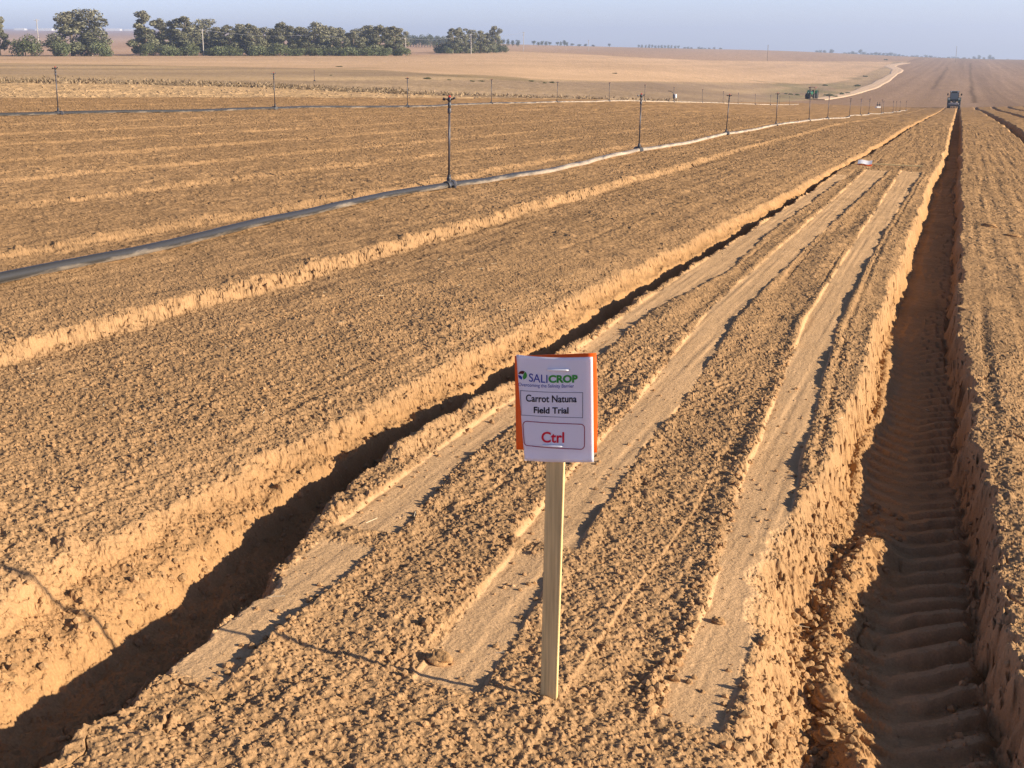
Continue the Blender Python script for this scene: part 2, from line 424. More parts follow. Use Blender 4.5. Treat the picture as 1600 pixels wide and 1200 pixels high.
    z += 0.026 * fbm(X * 5.5, Y * 5.5, 114, 3) * np.clip(fur * (1 - onL), 0, 1) * (R < 14)
    und = 0.014 * fbm(X * 1.3, Y * 1.3, 92, 3) + 0.012 * pnoise(X * 3.1, Y * 3.1, 95)
    z += und * rough
    z += 0.007 * fbm(X * 9, Y * 9, 93, 3) * rough * (0.4 + 0.7 * patch)
    z += 0.0010 * fbm(X * 40, Y * 6, 94, 2) * tr
    ridg = 1 - 2.2 * np.abs(fbm(X * 13 + 2 * pnoise(X * 3, Y * 3, 96), Y * 13, 97, 2)); z += 0.008 * np.clip(ridg, -1, 1) * rough * patch * np.clip(2 - cell / 0.02, 0, 1)
    crk = np.abs(fbm(X * 4.2 + pnoise(X * 11, Y * 11, 98) * 0.25, Y * 3.4, 99, 2)); z -= 0.016 * (1 - sst(0.0, 0.035, crk)) * rough * sst(-0.1, 0.3, pnoise(X * 0.8, Y * 0.8, 100)) * np.clip(2 - cell / 0.02, 0, 1)
    ok = R < 75
    xs, ys = X[ok], Y[ok]; lo = loose[ok]; pa = patch[ok]; ro = rough[ok]; cl = cell[ok]
    zz = np.zeros(xs.shape, np.float32)
    zz += clods(xs, ys * 0.8, 0.30, 7, 0.05, 0.13, 0.55, 0.7) * np.clip(lo - 0.55, 0, 1) * sst(8, 11, R[ok]) * ro * (xs < -4)
    wx = xs + 0.010 * pnoise(xs * 26, ys * 26, 101) + 0.006 * pnoise(xs * 70, ys * 70, 105); wy = ys + 0.010 * pnoise(xs * 26, ys * 26, 102) + 0.006 * pnoise(xs * 70, ys * 70, 106)
    zz += clods(wx, wy, 0.16, 1, 0.018, 0.048, 0.10, 0.7) * (0.45 + 0.8 * lo) * (0.4 + pa) * ro
    zz += clods(wx + 3.3, wy, 0.075, 2, 0.007, 0.025, 0.17, 0.8) * (0.55 + 0.8 * lo) * (0.45 + 0.8 * pa) * ro
    zz += clods(wx, wy, 0.24, 8, 0.02, 0.06, 0.16, 0.5) * sst(9, 15, R[ok]) * (0.25 + pa) * ro * (1 - sst(35, 60, R[ok]))
    a = 0.80 - 0.10 * sst(6, 14, R[ok])
    zz += (0.0070 * pnoise(xs * 21, ys * 21, 109) + 0.0055 * pnoise(xs * 43, ys * 43, 110)) * sst(5, 14, R[ok]) * ro * (0.45 + 0.6 * pa) * (1 + np.clip((R[ok] - 15) / 40, 0, 0.8))
    zz += clods(wx, wy + 7.7, 0.028, 3, 0.003, 0.0125, 0.8, 0.95) * (0.7 + 0.5 * lo) * (0.55 + 0.6 * pa) * ro * a
    z[ok] += zz * 0.66
    ok2 = R < 14
    x2, y2 = X[ok2], Y[ok2]
    z[ok2] += (0.008 * fbm(x2 * 45, y2 * 45, 103, 2) + clods(x2, y2, 0.016, 4, 0.002, 0.0085, 0.8, 1.0)) * (rough[ok2] * 0.78 + 0.03) * (1 - 0.85 * sst(6, 14, R[ok2]))
    # sparse crumbs lying on the tracks
    z[ok2] += clods(x2, y2 + 3.1, 0.06, 5, 0.003, 0.010, 0.07, 0.8) * tr[ok2]
    z += (0.006 * fbm(X * 3.4, Y * 3.4, 107, 3) + 0.005 * pnoise(X * 9, Y * 9, 108) * sst(0.12, 0.06, cell)) * rough * sst(9, 20, R) * (1 - sst(120, 200, R)) * (0.4 + patch)
    # far: broken streaks
    far = R > 60
    xf, yf = X[far], Y[far]
    z[far] += (0.05 * fbm(xf * 1.1, yf * 0.5, 104, 3)) * (1 - sst(240, 300, R[far])) * field[far]
    # --- masks for colour
    return z, dict(tr=tr, fur=fur, dn=dn, fl=fl, loose=loose, onL=onL, patch=patch, field=field, ridge=ridge, furR=furR)

def ground_z(X, Y):
    X = np.atleast_1d(np.asarray(X, float)); Y = np.atleast_1d(np.asarray(Y, float))
    z, _ = detail(X, Y, np.full(X.shape, 0.004))
    return smooth_ground(X, Y) + z
def gz(x, y): return float(ground_z(x, y)[0])
def sg(x, y): return float(smooth_ground(np.array([x]), np.array([y]))[0])

def at_px(x, y, rmin=45.0, rmax=6500.0):
    """point of the far ground seen at a photo pixel"""
    R = np.exp(np.linspace(math.log(rmin), math.log(rmax), 3000))
    v = (600 - y) / F; a = (x - 800) / F
    fw = R; rt = R * a / (CP + v * SP)
    X = CY * rt - SY * fw; Y = SY * rt + CY * fw
    Z = smooth_ground(X, Y)
    _, py = px_of(X, Y, Z)
    i = np.argmax(py <= y) if (py <= y).any() else np.argmin(py)
    return Vector((X[i], Y[i], Z[i])), float(R[i])
def ray_at(x, R, y=80.0):
    v = (600 - y) / F; a = (x - 800) / F
    rt = R * a / (CP + v * SP)
    X = CY * rt - SY * R; Y = SY * rt + CY * R
    return Vector((X, Y, sg(X, Y)))

# ------------------------------------------------------------------ the ground sheet
def build_ground():
    d = np.arange(-26, 26.0001, 0.045)
    s1 = np.arange(26.2, 45, 0.3); s2 = np.concatenate([np.arange(46, 180, 2.0)])
    ang = np.concatenate([-s2[::-1], -s1[::-1], d, s1, s2])
    ang = np.radians(ang)
    rs = [0.03, 0.5, 1.0, 1.5, 1.9, 2.2, 2.4, 2.55, 2.65]
    r = 2.7
    while r < 280:
        rs.append(r); r += min(r * r / 2432 / 1.3, 0.0032 * r)
    while r < 7500:
        rs.append(r); r *= 1.022
    rs = np.array(rs)
    nr, na = len(rs), len(ang)
    A, Rr = np.meshgrid(ang, rs)
    r0 = Rr * np.sin(A); r1 = Rr * np.cos(A)
    X = (CY * r0 - SY * r1).ravel(); Y = (SY * r0 + CY * r1).ravel()
    dr = np.gradient(rs); da = np.gradient(ang)
    cell = np.maximum(dr[:, None], Rr * da[None, :]).ravel()
    S = smooth_ground(X, Y)
    Dz, M = detail(X, Y, cell)
    Z = S + Dz
    # ---- colour zones
    R = Rr.ravel()
    px, py = px_of(X, Y, S)
    front = r1.ravel() > 1.0
    px = np.where(front, px, 4000.0)
    def C(*c): return np.array(c, np.float32)[None, :]
    col = np.repeat(C(0.365, 0.220, 0.108), len(X), 0)
    def mix(mask, c):
        nonlocal col
        m = np.clip(mask, 0, 1).astype(np.float32)[:, None]
        col = col * (1 - m) + (c if isinstance(c, np.ndarray) else C(*c)) * m
    mix(M['tr'] * (1 - np.clip(M['dn'] * 6, 0, 1)), (0.53, 0.335, 0.175))
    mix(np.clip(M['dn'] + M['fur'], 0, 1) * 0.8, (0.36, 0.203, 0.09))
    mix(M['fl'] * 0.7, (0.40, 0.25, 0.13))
    jit = 2.2 * fbm(X * 0.03, Y * 0.012, 201, 3)
    pj = py + np.clip(jit, -3, 3) * np.clip((py - 80) / 60, 0.1, 1)
    def bnd(pts): 
        pts = np.array(pts, float); return np.interp(px, pts[:, 0], pts[:, 1])
    far = (R > 38) & front
    f = far.astype(np.float32)
    b_soil = bnd([(-700, 152), (0, 152), (400, 151), (600, 152), (800, 153), (950, 156), (1060, 161), (1200, 160), (1290, 154), (1335, 147), (1365, 136), (1385, 125), (1400, 113), (1401, 108), (1393, 104), (1415, 98), (1500, 60), (2300, 60)])
    b_pale = bnd([(-700, 128), (0, 129), (200, 131), (400, 136), (600, 145), (800, 152.5), (950, 156), (1060, 161), (2300, 161)])
    b_tan0 = bnd([(-700, 99), (0, 99), (300, 103), (500, 107), (600, 110), (700, 117), (800, 122), (950, 126), (1150, 129), (1250, 131), (1290, 131), (1330, 124), (1365, 111), (1390, 101), (1395, 97), (2300, 97)])
    b_tan1 = bnd([(-700, 86.5), (0, 86.5), (640, 86.5), (690, 85.5), (800, 80), (900, 84), (1000, 90), (1100, 94), (1200, 95.5), (1390, 96), (2300, 96)])
    def below(b, e=0.7): return sst(-e, e, pj - b)            # 1 where the pixel row is below the boundary
    up = (1 - below(b_soil)) * f                              # everything beyond the ploughed field
    # pale cloddy strip
    mix(up * below(b_pale), (0.50, 0.33, 0.175))
    # stubble
    st = up * (1 - below(b_pale)) * below(b_tan0)
    sc = np.repeat(C(0.43, 0.30, 0.178), len(X), 0)
    s1_ = pnoise(X * 0.13 + 0.3 * pnoise(Y * 0.02, X * 0.02, 207), Y * 0.006, 202)[:, None] * 0.5 + 0.5 * pnoise(X * 0.035, Y * 0.004, 203)[:, None]
    sc = sc * (1 + 0.36 * s1_ + 0.16 * fbm(X * 0.09, Y * 0.05, 230, 3)[:, None]) + s1_ * C(0.03, 0.015, -0.015)
    mix(st, sc)
    edge = st * sst(b_pale - 12, b_pale - 2, py) * (px < 620)
    mix(edge * 0.55, (0.27, 0.20, 0.125))
    # green weeds by the dirt road
    gz_ = st * box1(px, 1205, 1345, 25) * sst(126, 134, py)
    mix(gz_ * 0.6 * sst(-0.2, 0.4, fbm(X * 0.12, Y * 0.05, 221, 3)), (0.24, 0.21, 0.11))
    # tan field
    tn = up * (1 - below(b_tan0)) * below(b_tan1)
    tc_ = np.repeat(C(0.58, 0.385, 0.23), len(X), 0) * (1 + 0.12 * fbm(X * 0.02, Y * 0.02, 204, 3)[:, None] + 0.08 * pnoise(X * 0.12, Y * 0.006, 205)[:, None])
    tc_ = tc_ * (1 - 0.10 * sst(96, 86, py)[:, None] * (px < 700)[:, None])
    mix(tn, tc_)
    wd_ = (st + tn) * sst(0.30, 0.5, fbm(X * 0.05 + 7, Y * 0.035, 231, 4)) * sst(9, 3, np.abs(py - b_tan0))
    mix(wd_ * 0.6, (0.24, 0.185, 0.10))
    # far fields above the tree line
    ff = up * (1 - below(b_tan1))
    strip = pnoise(X * 0.012 + Y * 0.002, Y * 0.0006, 206)
    fc = np.repeat(C(0.40, 0.265, 0.175), len(X), 0) * (1 + 0.22 * strip[:, None]) 
    fl_ = np.clip((760 - px) / 120, 0, 1)[:, None]
    band = np.interp(py, [38, 41, 44, 47, 52, 58, 62, 66, 72, 78, 84], [0.1, 0.9, 0.7, 0.15, 0.1, 0.35, 0.8, 0.55, 0.3, 0.75, 0.5])[:, None]
    lc = C(0.40, 0.24, 0.15) * (1 - band) + C(0.58, 0.39, 0.26) * band
    fc = fc * (1 - fl_) + lc * fl_
    mix(ff, fc)
    # big ploughed slope to the right, beyond the ends of the beds
    rs_ = f * (1 - up) * sst(228, 236, Y) 
    rows = 0.10 * pnoise(X * 0.42, Y * 0.002, 208) + 0.12 * pnoise(X * 0.09, Y * 0.001, 209) + 0.07 * pnoise(X * 1.1, Y * 0.01, 210)
    rc = np.repeat(C(0.33, 0.215, 0.14), len(X), 0) * (1 + rows[:, None])
    for (xa, ya), (xb, yb), wd, dk in (((1456, 140), (1481, 105), 0.7, 0.30), ((1468, 139), (1488, 106), 0.6, -0.12), ((1523, 161), (1519, 135), 0.7, 0.45), ((1519, 135), (1516, 98), 0.8, 0.30), ((1556, 128), (1545, 98), 0.7, -0.12), ((1585, 150), (1560, 100), 0.8, -0.10)):
        pa, pb = at_px(xa, ya, 200)[0], at_px(xb, yb, 200)[0]
        ux, uy = pb.x - pa.x, pb.y - pa.y; L = math.hypot(ux, uy); ux /= L; uy /= L
        al = (X - pa.x) * ux + (Y - pa.y) * uy; ac = (X - pa.x) * uy - (Y - pa.y) * ux
        ln = np.exp(-((ac + 0.5 * pnoise(al * 0.03, al * 0, 211)) / wd) ** 2) * (al > 0) * (al < L)
        rc = rc * (1 - dk * ln[:, None])
    mix(rs_, rc)
    # patchiness everywhere
    b1 = fbm(X * 0.35, Y * 0.35, 212, 3)[:, None]; b2 = fbm(X * 2.5, Y * 2.5, 213, 2)[:, None]
    col = col * (1 + 0.10 * b1 + 0.06 * b2)
    gr = pnoise(X * 23, Y * 23, 214)[:, None]
    col = col * (1 + 0.07 * gr)
    sp_ = (fbm(X * 5, Y * 5, 217, 3) * sst(8, 20, R) * (1 - sst(150, 260, R)))[:, None]
    col = col * (1 + 0.22 * sp_)
    # pale cloddy strip gets relief
    cs = up * below(b_pale) * (px < 900)
    Z = Z + cs * (clods(X, Y * 0.7, 0.45, 215, 0.04, 0.14, 0.5, 0.55) + 0.05 * fbm(X * 1.5, Y * 0.8, 216, 3))
    col = np.clip(col, 0.02, 0.85)
    V = np.stack([X, Y, Z], 1)
    i = np.arange(nr - 1)[:, None] * na; j = np.arange(na)[None, :]; j2 = (j + 1) % na
    Fc = np.stack([(i + j), (i + j2), (i + na + j2), (i + na + j)], -1).reshape(-1, 4)
    Fc = Fc[:, ::-1]
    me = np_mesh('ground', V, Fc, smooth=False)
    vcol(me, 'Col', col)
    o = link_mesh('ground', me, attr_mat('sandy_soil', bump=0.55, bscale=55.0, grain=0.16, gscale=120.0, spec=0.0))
    o['kind'] = 'structure'

    GB.extend([float(V[:, 2].min()), float(V[:, 2].max()), float(np.abs(V[:, :2]).max())])
    return o
GB = []
build_ground()

# ------------------------------------------------------------------ dirt road
def build_road():
    pts = [(1275, 155.8), (1300, 152.5), (1335, 145), (1365, 134.5), (1385, 123.5), (1399, 114), (1403, 109.5), (1396, 106), (1390, 103.6), (1396, 101.2), (1416, 98.2)]
    P = [at_px(*p)[0] for p in pts]
    # dense resample
    Q = []
    for a, b in zip(P[:-1], P[1:]):
        k = max(2, int((b - a).length / 6))
        for t in range(k): Q.append(a.lerp(b, t / k))
    Q.append(P[-1])
    A = np.array([(q.x, q.y) for q in Q])
    for _ in range(6): A[1:-1] = 0.25 * A[:-2] + 0.5 * A[1:-1] + 0.25 * A[2:]
    d = np.gradient(A, axis=0); d /= np.linalg.norm(d, axis=1)[:, None]
    nrm = np.stack([d[:, 1], -d[:, 0]], 1)
    m = 9
    off = np.linspace(-1, 1, m)
    hw = 2.6 + 1.6 * sst(0.45, 0.75, np.linspace(0, 1, len(A))) + 0.5 * pnoise(np.arange(len(A)) * 0.13, np.zeros(len(A)), 5)
    XY = A[:, None, :] + nrm[:, None, :] * (off[None, :, None] * hw[:, None, None])
    X, Y = XY[..., 0].ravel(), XY[..., 1].ravel()
    rut = 0.10 + 0.05 * np.tile(np.cos(off * 9.0), len(A))
    Z = smooth_ground(X, Y) + 0.10 + rut * 0.4
    Z = np.where(np.tile(np.abs(off) > 0.95, len(A)), Z - 0.35, Z)
    i = np.arange(len(A) - 1)[:, None] * m; j = np.arange(m - 1)[None, :]
    Fc = np.stack([i + j, i + j + 1, i + m + j + 1, i + m + j], -1).reshape(-1, 4)
    me = np_mesh('dirt_road', np.stack([X, Y, Z], 1), Fc, True)
    c = np.array([0.66, 0.46, 0.29])[None, :] * (1 + 0.12 * np.tile(np.cos(off * 9.0), len(A))[:, None] * 0.6 + 0.1 * fbm(X * 0.2, Y * 0.2, 9, 2)[:, None])
    vcol(me, 'Col', c)
    o = link_mesh('dirt_road', me, attr_mat('road_dust', grain=0.08, gscale=2.0)); o['kind'] = 'structure'
build_road()

# ------------------------------------------------------------------ materials for the things
M_wood = mat('planed_pine', (0.60, 0.46, 0.21), 0.75, var=0.25, scale=11, stretch=(9, 9, 0.4), bump=0.25)
M_paper = attr_mat('paper', grain=0.01, gscale=3, trans=0.28, rough=0.6, spec=0.2)
M_orange = mat('orange_plastic_board', (0.80, 0.11, 0.008), 0.5, var=0.05, scale=6)
M_white_tie = mat('white_cord', (0.85, 0.85, 0.85), 0.4, var=0.03)
M_black_pe = mat('black_polyethylene', (0.035, 0.035, 0.04), 0.45, var=0.4, scale=14, spec=0.5)
M_riser = mat('dark_riser_pipe', (0.055, 0.05, 0.055), 0.4, var=0.3, scale=5, spec=0.5)
M_riser_far = mat('weathered_riser_pipe', (0.17, 0.13, 0.10), 0.6, var=0.3, scale=5)
M_red = mat('red_plastic', (0.45, 0.04, 0.03), 0.4, var=0.1)
M_bark = mat('bark', (0.22, 0.17, 0.12), 0.9, var=0.3, scale=3, stretch=(3, 3, 0.6))
M_leaf = attr_mat('leaves', grain=0.25, gscale=0.5, trans=0.18, rough=0.6, spec=0.25)
M_pole = mat('grey_pole', (0.40, 0.37, 0.33), 0.8, var=0.15, scale=2)
M_wire = mat('power_cable', (0.20, 0.20, 0.21), 0.5, var=0.05)
M_tyre = mat('tyre_rubber', (0.03, 0.028, 0.027), 0.85, var=0.3, scale=4)
M_white = mat('white_paint', (0.75, 0.74, 0.70), 0.5, var=0.06, scale=3)
M_green = mat('green_paint', (0.02, 0.12, 0.055), 0.35, var=0.1, scale=2, spec=0.5)
M_dkgreen = mat('dark_green_paint', (0.025, 0.05, 0.035), 0.35, var=0.1, scale=2, spec=0.5)
M_glass = mat('tinted_glass', (0.12, 0.15, 0.13), 0.25, var=0.05, spec=0.9)
M_steel = mat('dusty_steel', (0.10, 0.09, 0.085), 0.65, 0.2, var=0.3, scale=3)
M_brown = mat('rusty_brown_paint', (0.16, 0.07, 0.04), 0.6, var=0.2, scale=3)
M_clod = attr_mat('soil_clods_mat', bump=0.5, bscale=90, grain=0.18, gscale=140, spec=0.05)
M_straw = mat('straw', (0.70, 0.58, 0.38), 0.7, var=0.15)
def flat(name, c, rough=0.6):
    return mat(name, c, rough, var=0.04, scale=30, spec=0.15)

# ------------------------------------------------------------------ the marker sign
SX, SYY = -0.99, 3.25
SZ = gz(SX, SYY)
SIGN = Vector((SX, SYY, SZ))
TURN = R_(6)                    # the board's face is turned a little to the left, away from the sun
def on_sign(px, py, back=0.0):
    """local point (along the board, up) of the sign's upright plane that the photo shows at a pixel"""
    a = (px - 800) / F; v = (600 - py) / F
    r0, r1, u = a, CP + v * SP, v * CP - SP
    d = (CY * r0 - SY * r1, SY * r0 + CY * r1)
    n = (-math.sin(TURN), -math.cos(TURN)); xa = (math.cos(TURN), -math.sin(TURN))
    t = (n[0] * SX + n[1] * SYY + 0.010) / (n[0] * d[0] + n[1] * d[1])
    return (d[0] * t - SX) * xa[0] + (d[1] * t - SYY) * xa[1], u * t + CAM_Z - SZ
def quad_px(c, s, t):
    (x0, y0), (x1, y1), (x2, y2), (x3, y3) = c            # tl tr br bl
    return ((1 - t) * ((1 - s) * x0 + s * x1) + t * ((1 - s) * x3 + s * x2),
            (1 - t) * ((1 - s) * y0 + s * y1) + t * ((1 - s) * y3 + s * y2))
PAPER = [(808, 553.5), (927, 557), (929, 721), (822, 718)]
BOARD = [(804.5, 556), (931.5, 551.5), (932.5, 707), (807, 702)]
def paper_inv(px, py):
    s, t = 0.5, 0.5
    for _ in range(12):
        x, y = quad_px(PAPER, s, t)
        s += (px - x) / 113.0; t += (py - y) / 164.0
    return s, t
def paper_pt(s, t, lift=0.0):
    px, py = quad_px(PAPER, s, t)
    py += 2.5 * math.sin(math.pi * s) * (1 - t) ** 2 + 1.5 * math.sin(math.pi * s) * t ** 3
    # the sheet bows over the stake, its lower left corner curls forward, the right side leans back
    y = -0.0162 + 0.0028 * max(0, (s - 0.55) / 0.45) ** 1.5 + 0.0012 * math.cos(s * 9) - 0.007 * max(0, 0.45 - s) ** 1.2 * (0.3 + t) - 0.002 * t * t
    x, z = on_sign(px, py)
    return (x, y - lift, z)
def make_sign():
    root = empty('marker_sign', SIGN, -TURN)
    tag(root, 'upright wooden stake with white paper field trial notice over an orange board', 'sign')
    # stake
    b = bmesh.new()
    nseg = 14
    rows = []
    for i in range(nseg + 1):
        t = i / nseg; py = 1106 - t * (1106 - 566)
        k = (py - 720) / 375.0
        xl, xr = 852.7 - 9.2 * k, 880.7 - 12.0 * k
        a = on_sign(xl, py); c = on_sign(xr, py)
        th = 0.012
        rows.append([b.verts.new((a[0], -0.009, a[1])), b.verts.new((c[0], -0.009, a[1])), b.verts.new((c[0], -0.009 + th, a[1])), b.verts.new((a[0], -0.009 + th, a[1]))])
    for i in range(nseg):
        for k in range(4):
            b.faces.new((rows[i][k], rows[i][(k + 1) % 4], rows[i + 1][(k + 1) % 4], rows[i + 1][k]))
    b.faces.new(rows[0][::-1]); b.faces.new(rows[-1])
    # buried point
    bmesh.ops.recalc_face_normals(b, faces=b.faces)
    es = [e for e in b.edges if len(e.link_faces) == 2 and abs(e.verts[0].co.z - e.verts[1].co.z) > 0.01 and e.calc_face_angle(0) > 1]
    bmesh.ops.bevel(b, geom=es, offset=0.0012, segments=2, affect='EDGES')
    me = bpy.data.meshes.new('stake'); b.to_mesh(me); b.free()
    link_mesh('stake', me, M_wood, root)
    # orange board, 2.5 mm thick with a faint bow
    n = 10; V = []; Fc = []
    for layer in (0, 1):
        for j in range(n + 1):
            for i in range(n + 1):
                px, py = quad_px(BOARD, i / n, j / n)
                if i == n: px += 1.5 * math.sin(math.pi * j / n)
                x, z = on_sign(px, py)
                V.append((x, -0.0125 + 0.0025 * layer + 0.003 * ((i / n - 0.5) ** 2), z))
    N = (n + 1) ** 2
    for j in range(n):
        for i in range(n):
            a = j * (n + 1) + i
            Fc.append((a, a + n + 1, a + n + 2, a + 1)); Fc.append((N + a, N + a + 1, N + a + n + 2, N + a + n + 1))
    rim = [i for i in range(n + 1)] + [j * (n + 1) + n for j in range(1, n + 1)] + [n * (n + 1) + i for i in range(n - 1, -1, -1)] + [j * (n + 1) for j in range(n - 1, 0, -1)]
    for q in range(len(rim)):
        a, c = rim[q], rim[(q + 1) % len(rim)]
        Fc.append((a, c, N + c, N + a))
    link_mesh('backing_board', np_mesh('backing_board', V, Fc, True), M_orange, root)
    # paper sheet
    n, m = 24, 30; V = []; Fc = []
    for layer in (0, 1):
        for j in range(m + 1):
            for i in range(n + 1): V.append(paper_pt(i / n, j / m, -0.0004 * layer))
    N = (n + 1) * (m + 1)
    for j in range(m):
        for i in range(n):
            a = j * (n + 1) + i
            Fc.append((a, a + n + 1, a + n + 2, a + 1)); Fc.append((N + a, N + a + 1, N + a + n + 2, N + a + n + 1))
    rim = [i for i in range(n + 1)] + [j * (n + 1) + n for j in range(1, m + 1)] + [m * (n + 1) + i for i in range(n - 1, -1, -1)] + [j * (n + 1) for j in range(m - 1, 0, -1)]
    for q in range(len(rim)):
        a, c = rim[q], rim[(q + 1) % len(rim)]
        Fc.append((a, c, N + c, N + a))
    me = np_mesh('paper_sheet', V, Fc, True); vcol(me, 'Col', np.tile([0.92, 0.92, 0.97], (len(V), 1)))
    paper = link_mesh('paper_sheet', me, M_paper, root)
    # printing
    blue = flat('print_blue', (0.035, 0.06, 0.33)); green = flat('print_green', (0.05, 0.30, 0.05)); black = flat('print_black', (0.012, 0.012, 0.02))
    red = flat('print_red', (0.62, 0.02, 0.04)); maroon = flat('print_maroon', (0.28, 0.02, 0.06)); grey = flat('print_line', (0.10, 0.10, 0.16)); darkred = flat('print_dark_red', (0.10, 0.02, 0.02))
    def put(name, verts, faces, material, lift=0.0010, label=None):
        V = []
        for (x, y) in verts:
            s_, t_ = paper_inv(x, y); V.append(paper_pt(s_, t_, lift))
        me = bpy.data.meshes.new(name); me.from_pydata(V, [], faces); me.update()
        o = link_mesh(name, me, material, paper)
        if label: o['label'] = label
    def text(name, body, x0, y0, x1, y1, material, bold=0.0, skew=0.0, lift=0.0010):
        cu = bpy.data.curves.new('t', 'FONT'); cu.body = body; cu.resolution_u = 5; cu.offset = bold; cu.fill_mode = 'FRONT'
        to = bpy.data.objects.new('t', cu); COL.objects.link(to)
        dg = bpy.context.evaluated_depsgraph_get()
        me = bpy.data.meshes.new_from_object(to.evaluated_get(dg))
        co = np.array([v.co[:2] for v in me.vertices]); fs = [tuple(p.vertices) for p in me.polygons]
        bpy.data.objects.remove(to); bpy.data.curves.remove(cu); bpy.data.meshes.remove(me)
        mn, mx = co.min(0), co.max(0)
        q = (co - mn) / (mx - mn)
        X = x0 + q[:, 0] * (x1 - x0); Y = y1 - q[:, 1] * (y1 - y0) + skew * q[:, 0]
        put(name, list(zip(X, Y)), fs, material, lift)
    text('logo_lettering', 'SALI', 828.3, 581.5, 857.2, 594.6, blue, 0.006, 1.6)
    text('logo_lettering', 'CROP', 858.8, 583.2, 903.8, 595.8, green, 0.045, 0.6)
    text('tagline_lettering', 'Overcoming the Salinity Barrier', 811.8, 596.8, 898, 604.0, blue, 0.0, 1.8)
    text('title_lettering', 'Carrot Natuna', 823.5, 614.8, 902.2, 626.2, black, 0.018, 1.2)
    text('title_lettering', 'Field Trial', 836, 633.8, 889.6, 643.9, black, 0.025, 1.0)
    text('plot_lettering', 'Ctrl', 848.3, 672.3, 883.2, 689.2, red, 0.022, 0.8)
    # box round the title, rounded box round the plot name
    def outline(name, pts, wpx, material):
        n = len(pts); P = np.array(pts, float); V = []; Fc = []
        for i in range(n):
            d1 = P[i] - P[i - 1]; d2 = P[(i + 1) % n] - P[i]
            d1 /= np.linalg.norm(d1); d2 /= np.linalg.norm(d2); nn = np.array([-(d1 + d2)[1], (d1 + d2)[0]]); nn /= np.linalg.norm(nn)
            k = wpx / 2 / max(0.5, abs(np.dot(nn, [-d1[1], d1[0]])))
            V += [tuple(P[i] + nn * k), tuple(P[i] - nn * k)]
        for i in range(n):
            j = (i + 1) % n; Fc.append((2 * i, 2 * j, 2 * j + 1, 2 * i + 1))
        put(name, V, Fc, material)
    def seg(pts, k=8):
        out = []
        for a, b_ in zip(pts, pts[1:] + pts[:1]):
            for t in range(k): out.append((a[0] + (b_[0] - a[0]) * t / k, a[1] + (b_[1] - a[1]) * t / k))
        return out
    outline('title_frame', seg([(814.8, 609.2), (911.6, 612.2), (911.6, 651.6), (816.4, 647.2)]), 0.75, grey)
    cs = [(819.2, 656.8), (914.6, 661.6), (914.6, 700.4), (821.2, 694.6)]
    rr = []
    for q, (cx, cy) in enumerate(cs):
        sx = (1, -1, -1, 1)[q]; sy_ = (1, 1, -1, -1)[q]; r = 6
        for k in range(6):
            ang = math.pi + q * math.pi / 2 + k / 5 * math.pi / 2
            rr.append((cx + sx * r + r * math.cos(ang), cy + sy_ * r + r * math.sin(ang)))
    r2 = []
    for a_, b_ in zip(rr, rr[1:] + rr[:1]):
        k = max(1, int(math.hypot(b_[0] - a_[0], b_[1] - a_[1]) / 6))
        for t in range(k): r2.append((a_[0] + (b_[0] - a_[0]) * t / k, a_[1] + (b_[1] - a_[1]) * t / k))
    rr = r2
    outline('plot_frame', rr, 1.25, maroon)
    # round emblem: dark crown, green right half, blue crescent at the lower left
    cx, cy, r = 818.2, 585.0, 6.9
    def blob(name, f, material, k=24):
        pts = f(k); put(name, pts, [tuple(range(len(pts)))], material)
    P2 = lambda a, rr_: (cx + rr_ * math.cos(a), cy - rr_ * math.sin(a))
    blob('emblem_green', lambda k: [P2(-1.35 + 2.3 * t / k, r) for t in range(k + 1)] + [(cx + 1.2, cy - 0.6), (cx + 0.2, cy + 2.5)], green)
    blob('emblem_crown', lambda k: [P2(1.05 + 1.9 * t / k, r) for t in range(k + 1)] + [(cx - 2.6, cy - 2.0), (cx + 1.2, cy - 1.4)], darkred)
    blob('emblem_blue', lambda k: [P2(3.15 + 1.45 * t / k, r) for t in range(k + 1)] + [(cx - 0.4, cy + 3.6), (cx - 2.8, cy + 0.8)], blue)
    # cord stitches that tie the sheet to the stake
    for (xa, ya, xb, yb) in ((857.8, 574.3, 890.6, 575.6), (850.8, 693.4, 881.8, 694.8)):
        pts = []
        for k in range(9):
            t = k / 8; s_, t_ = paper_inv(xa + (xb - xa) * t, ya + (yb - ya) * t)
            p = paper_pt(s_, t_, 0.003 + 0.003 * math.sin(math.pi * t) ** 0.5); pts.append(p)
        mb = MB(); mb.path(pts, 0.0030, 8); mb.build('cord_stitch', M_white_tie, root, True)
make_sign()

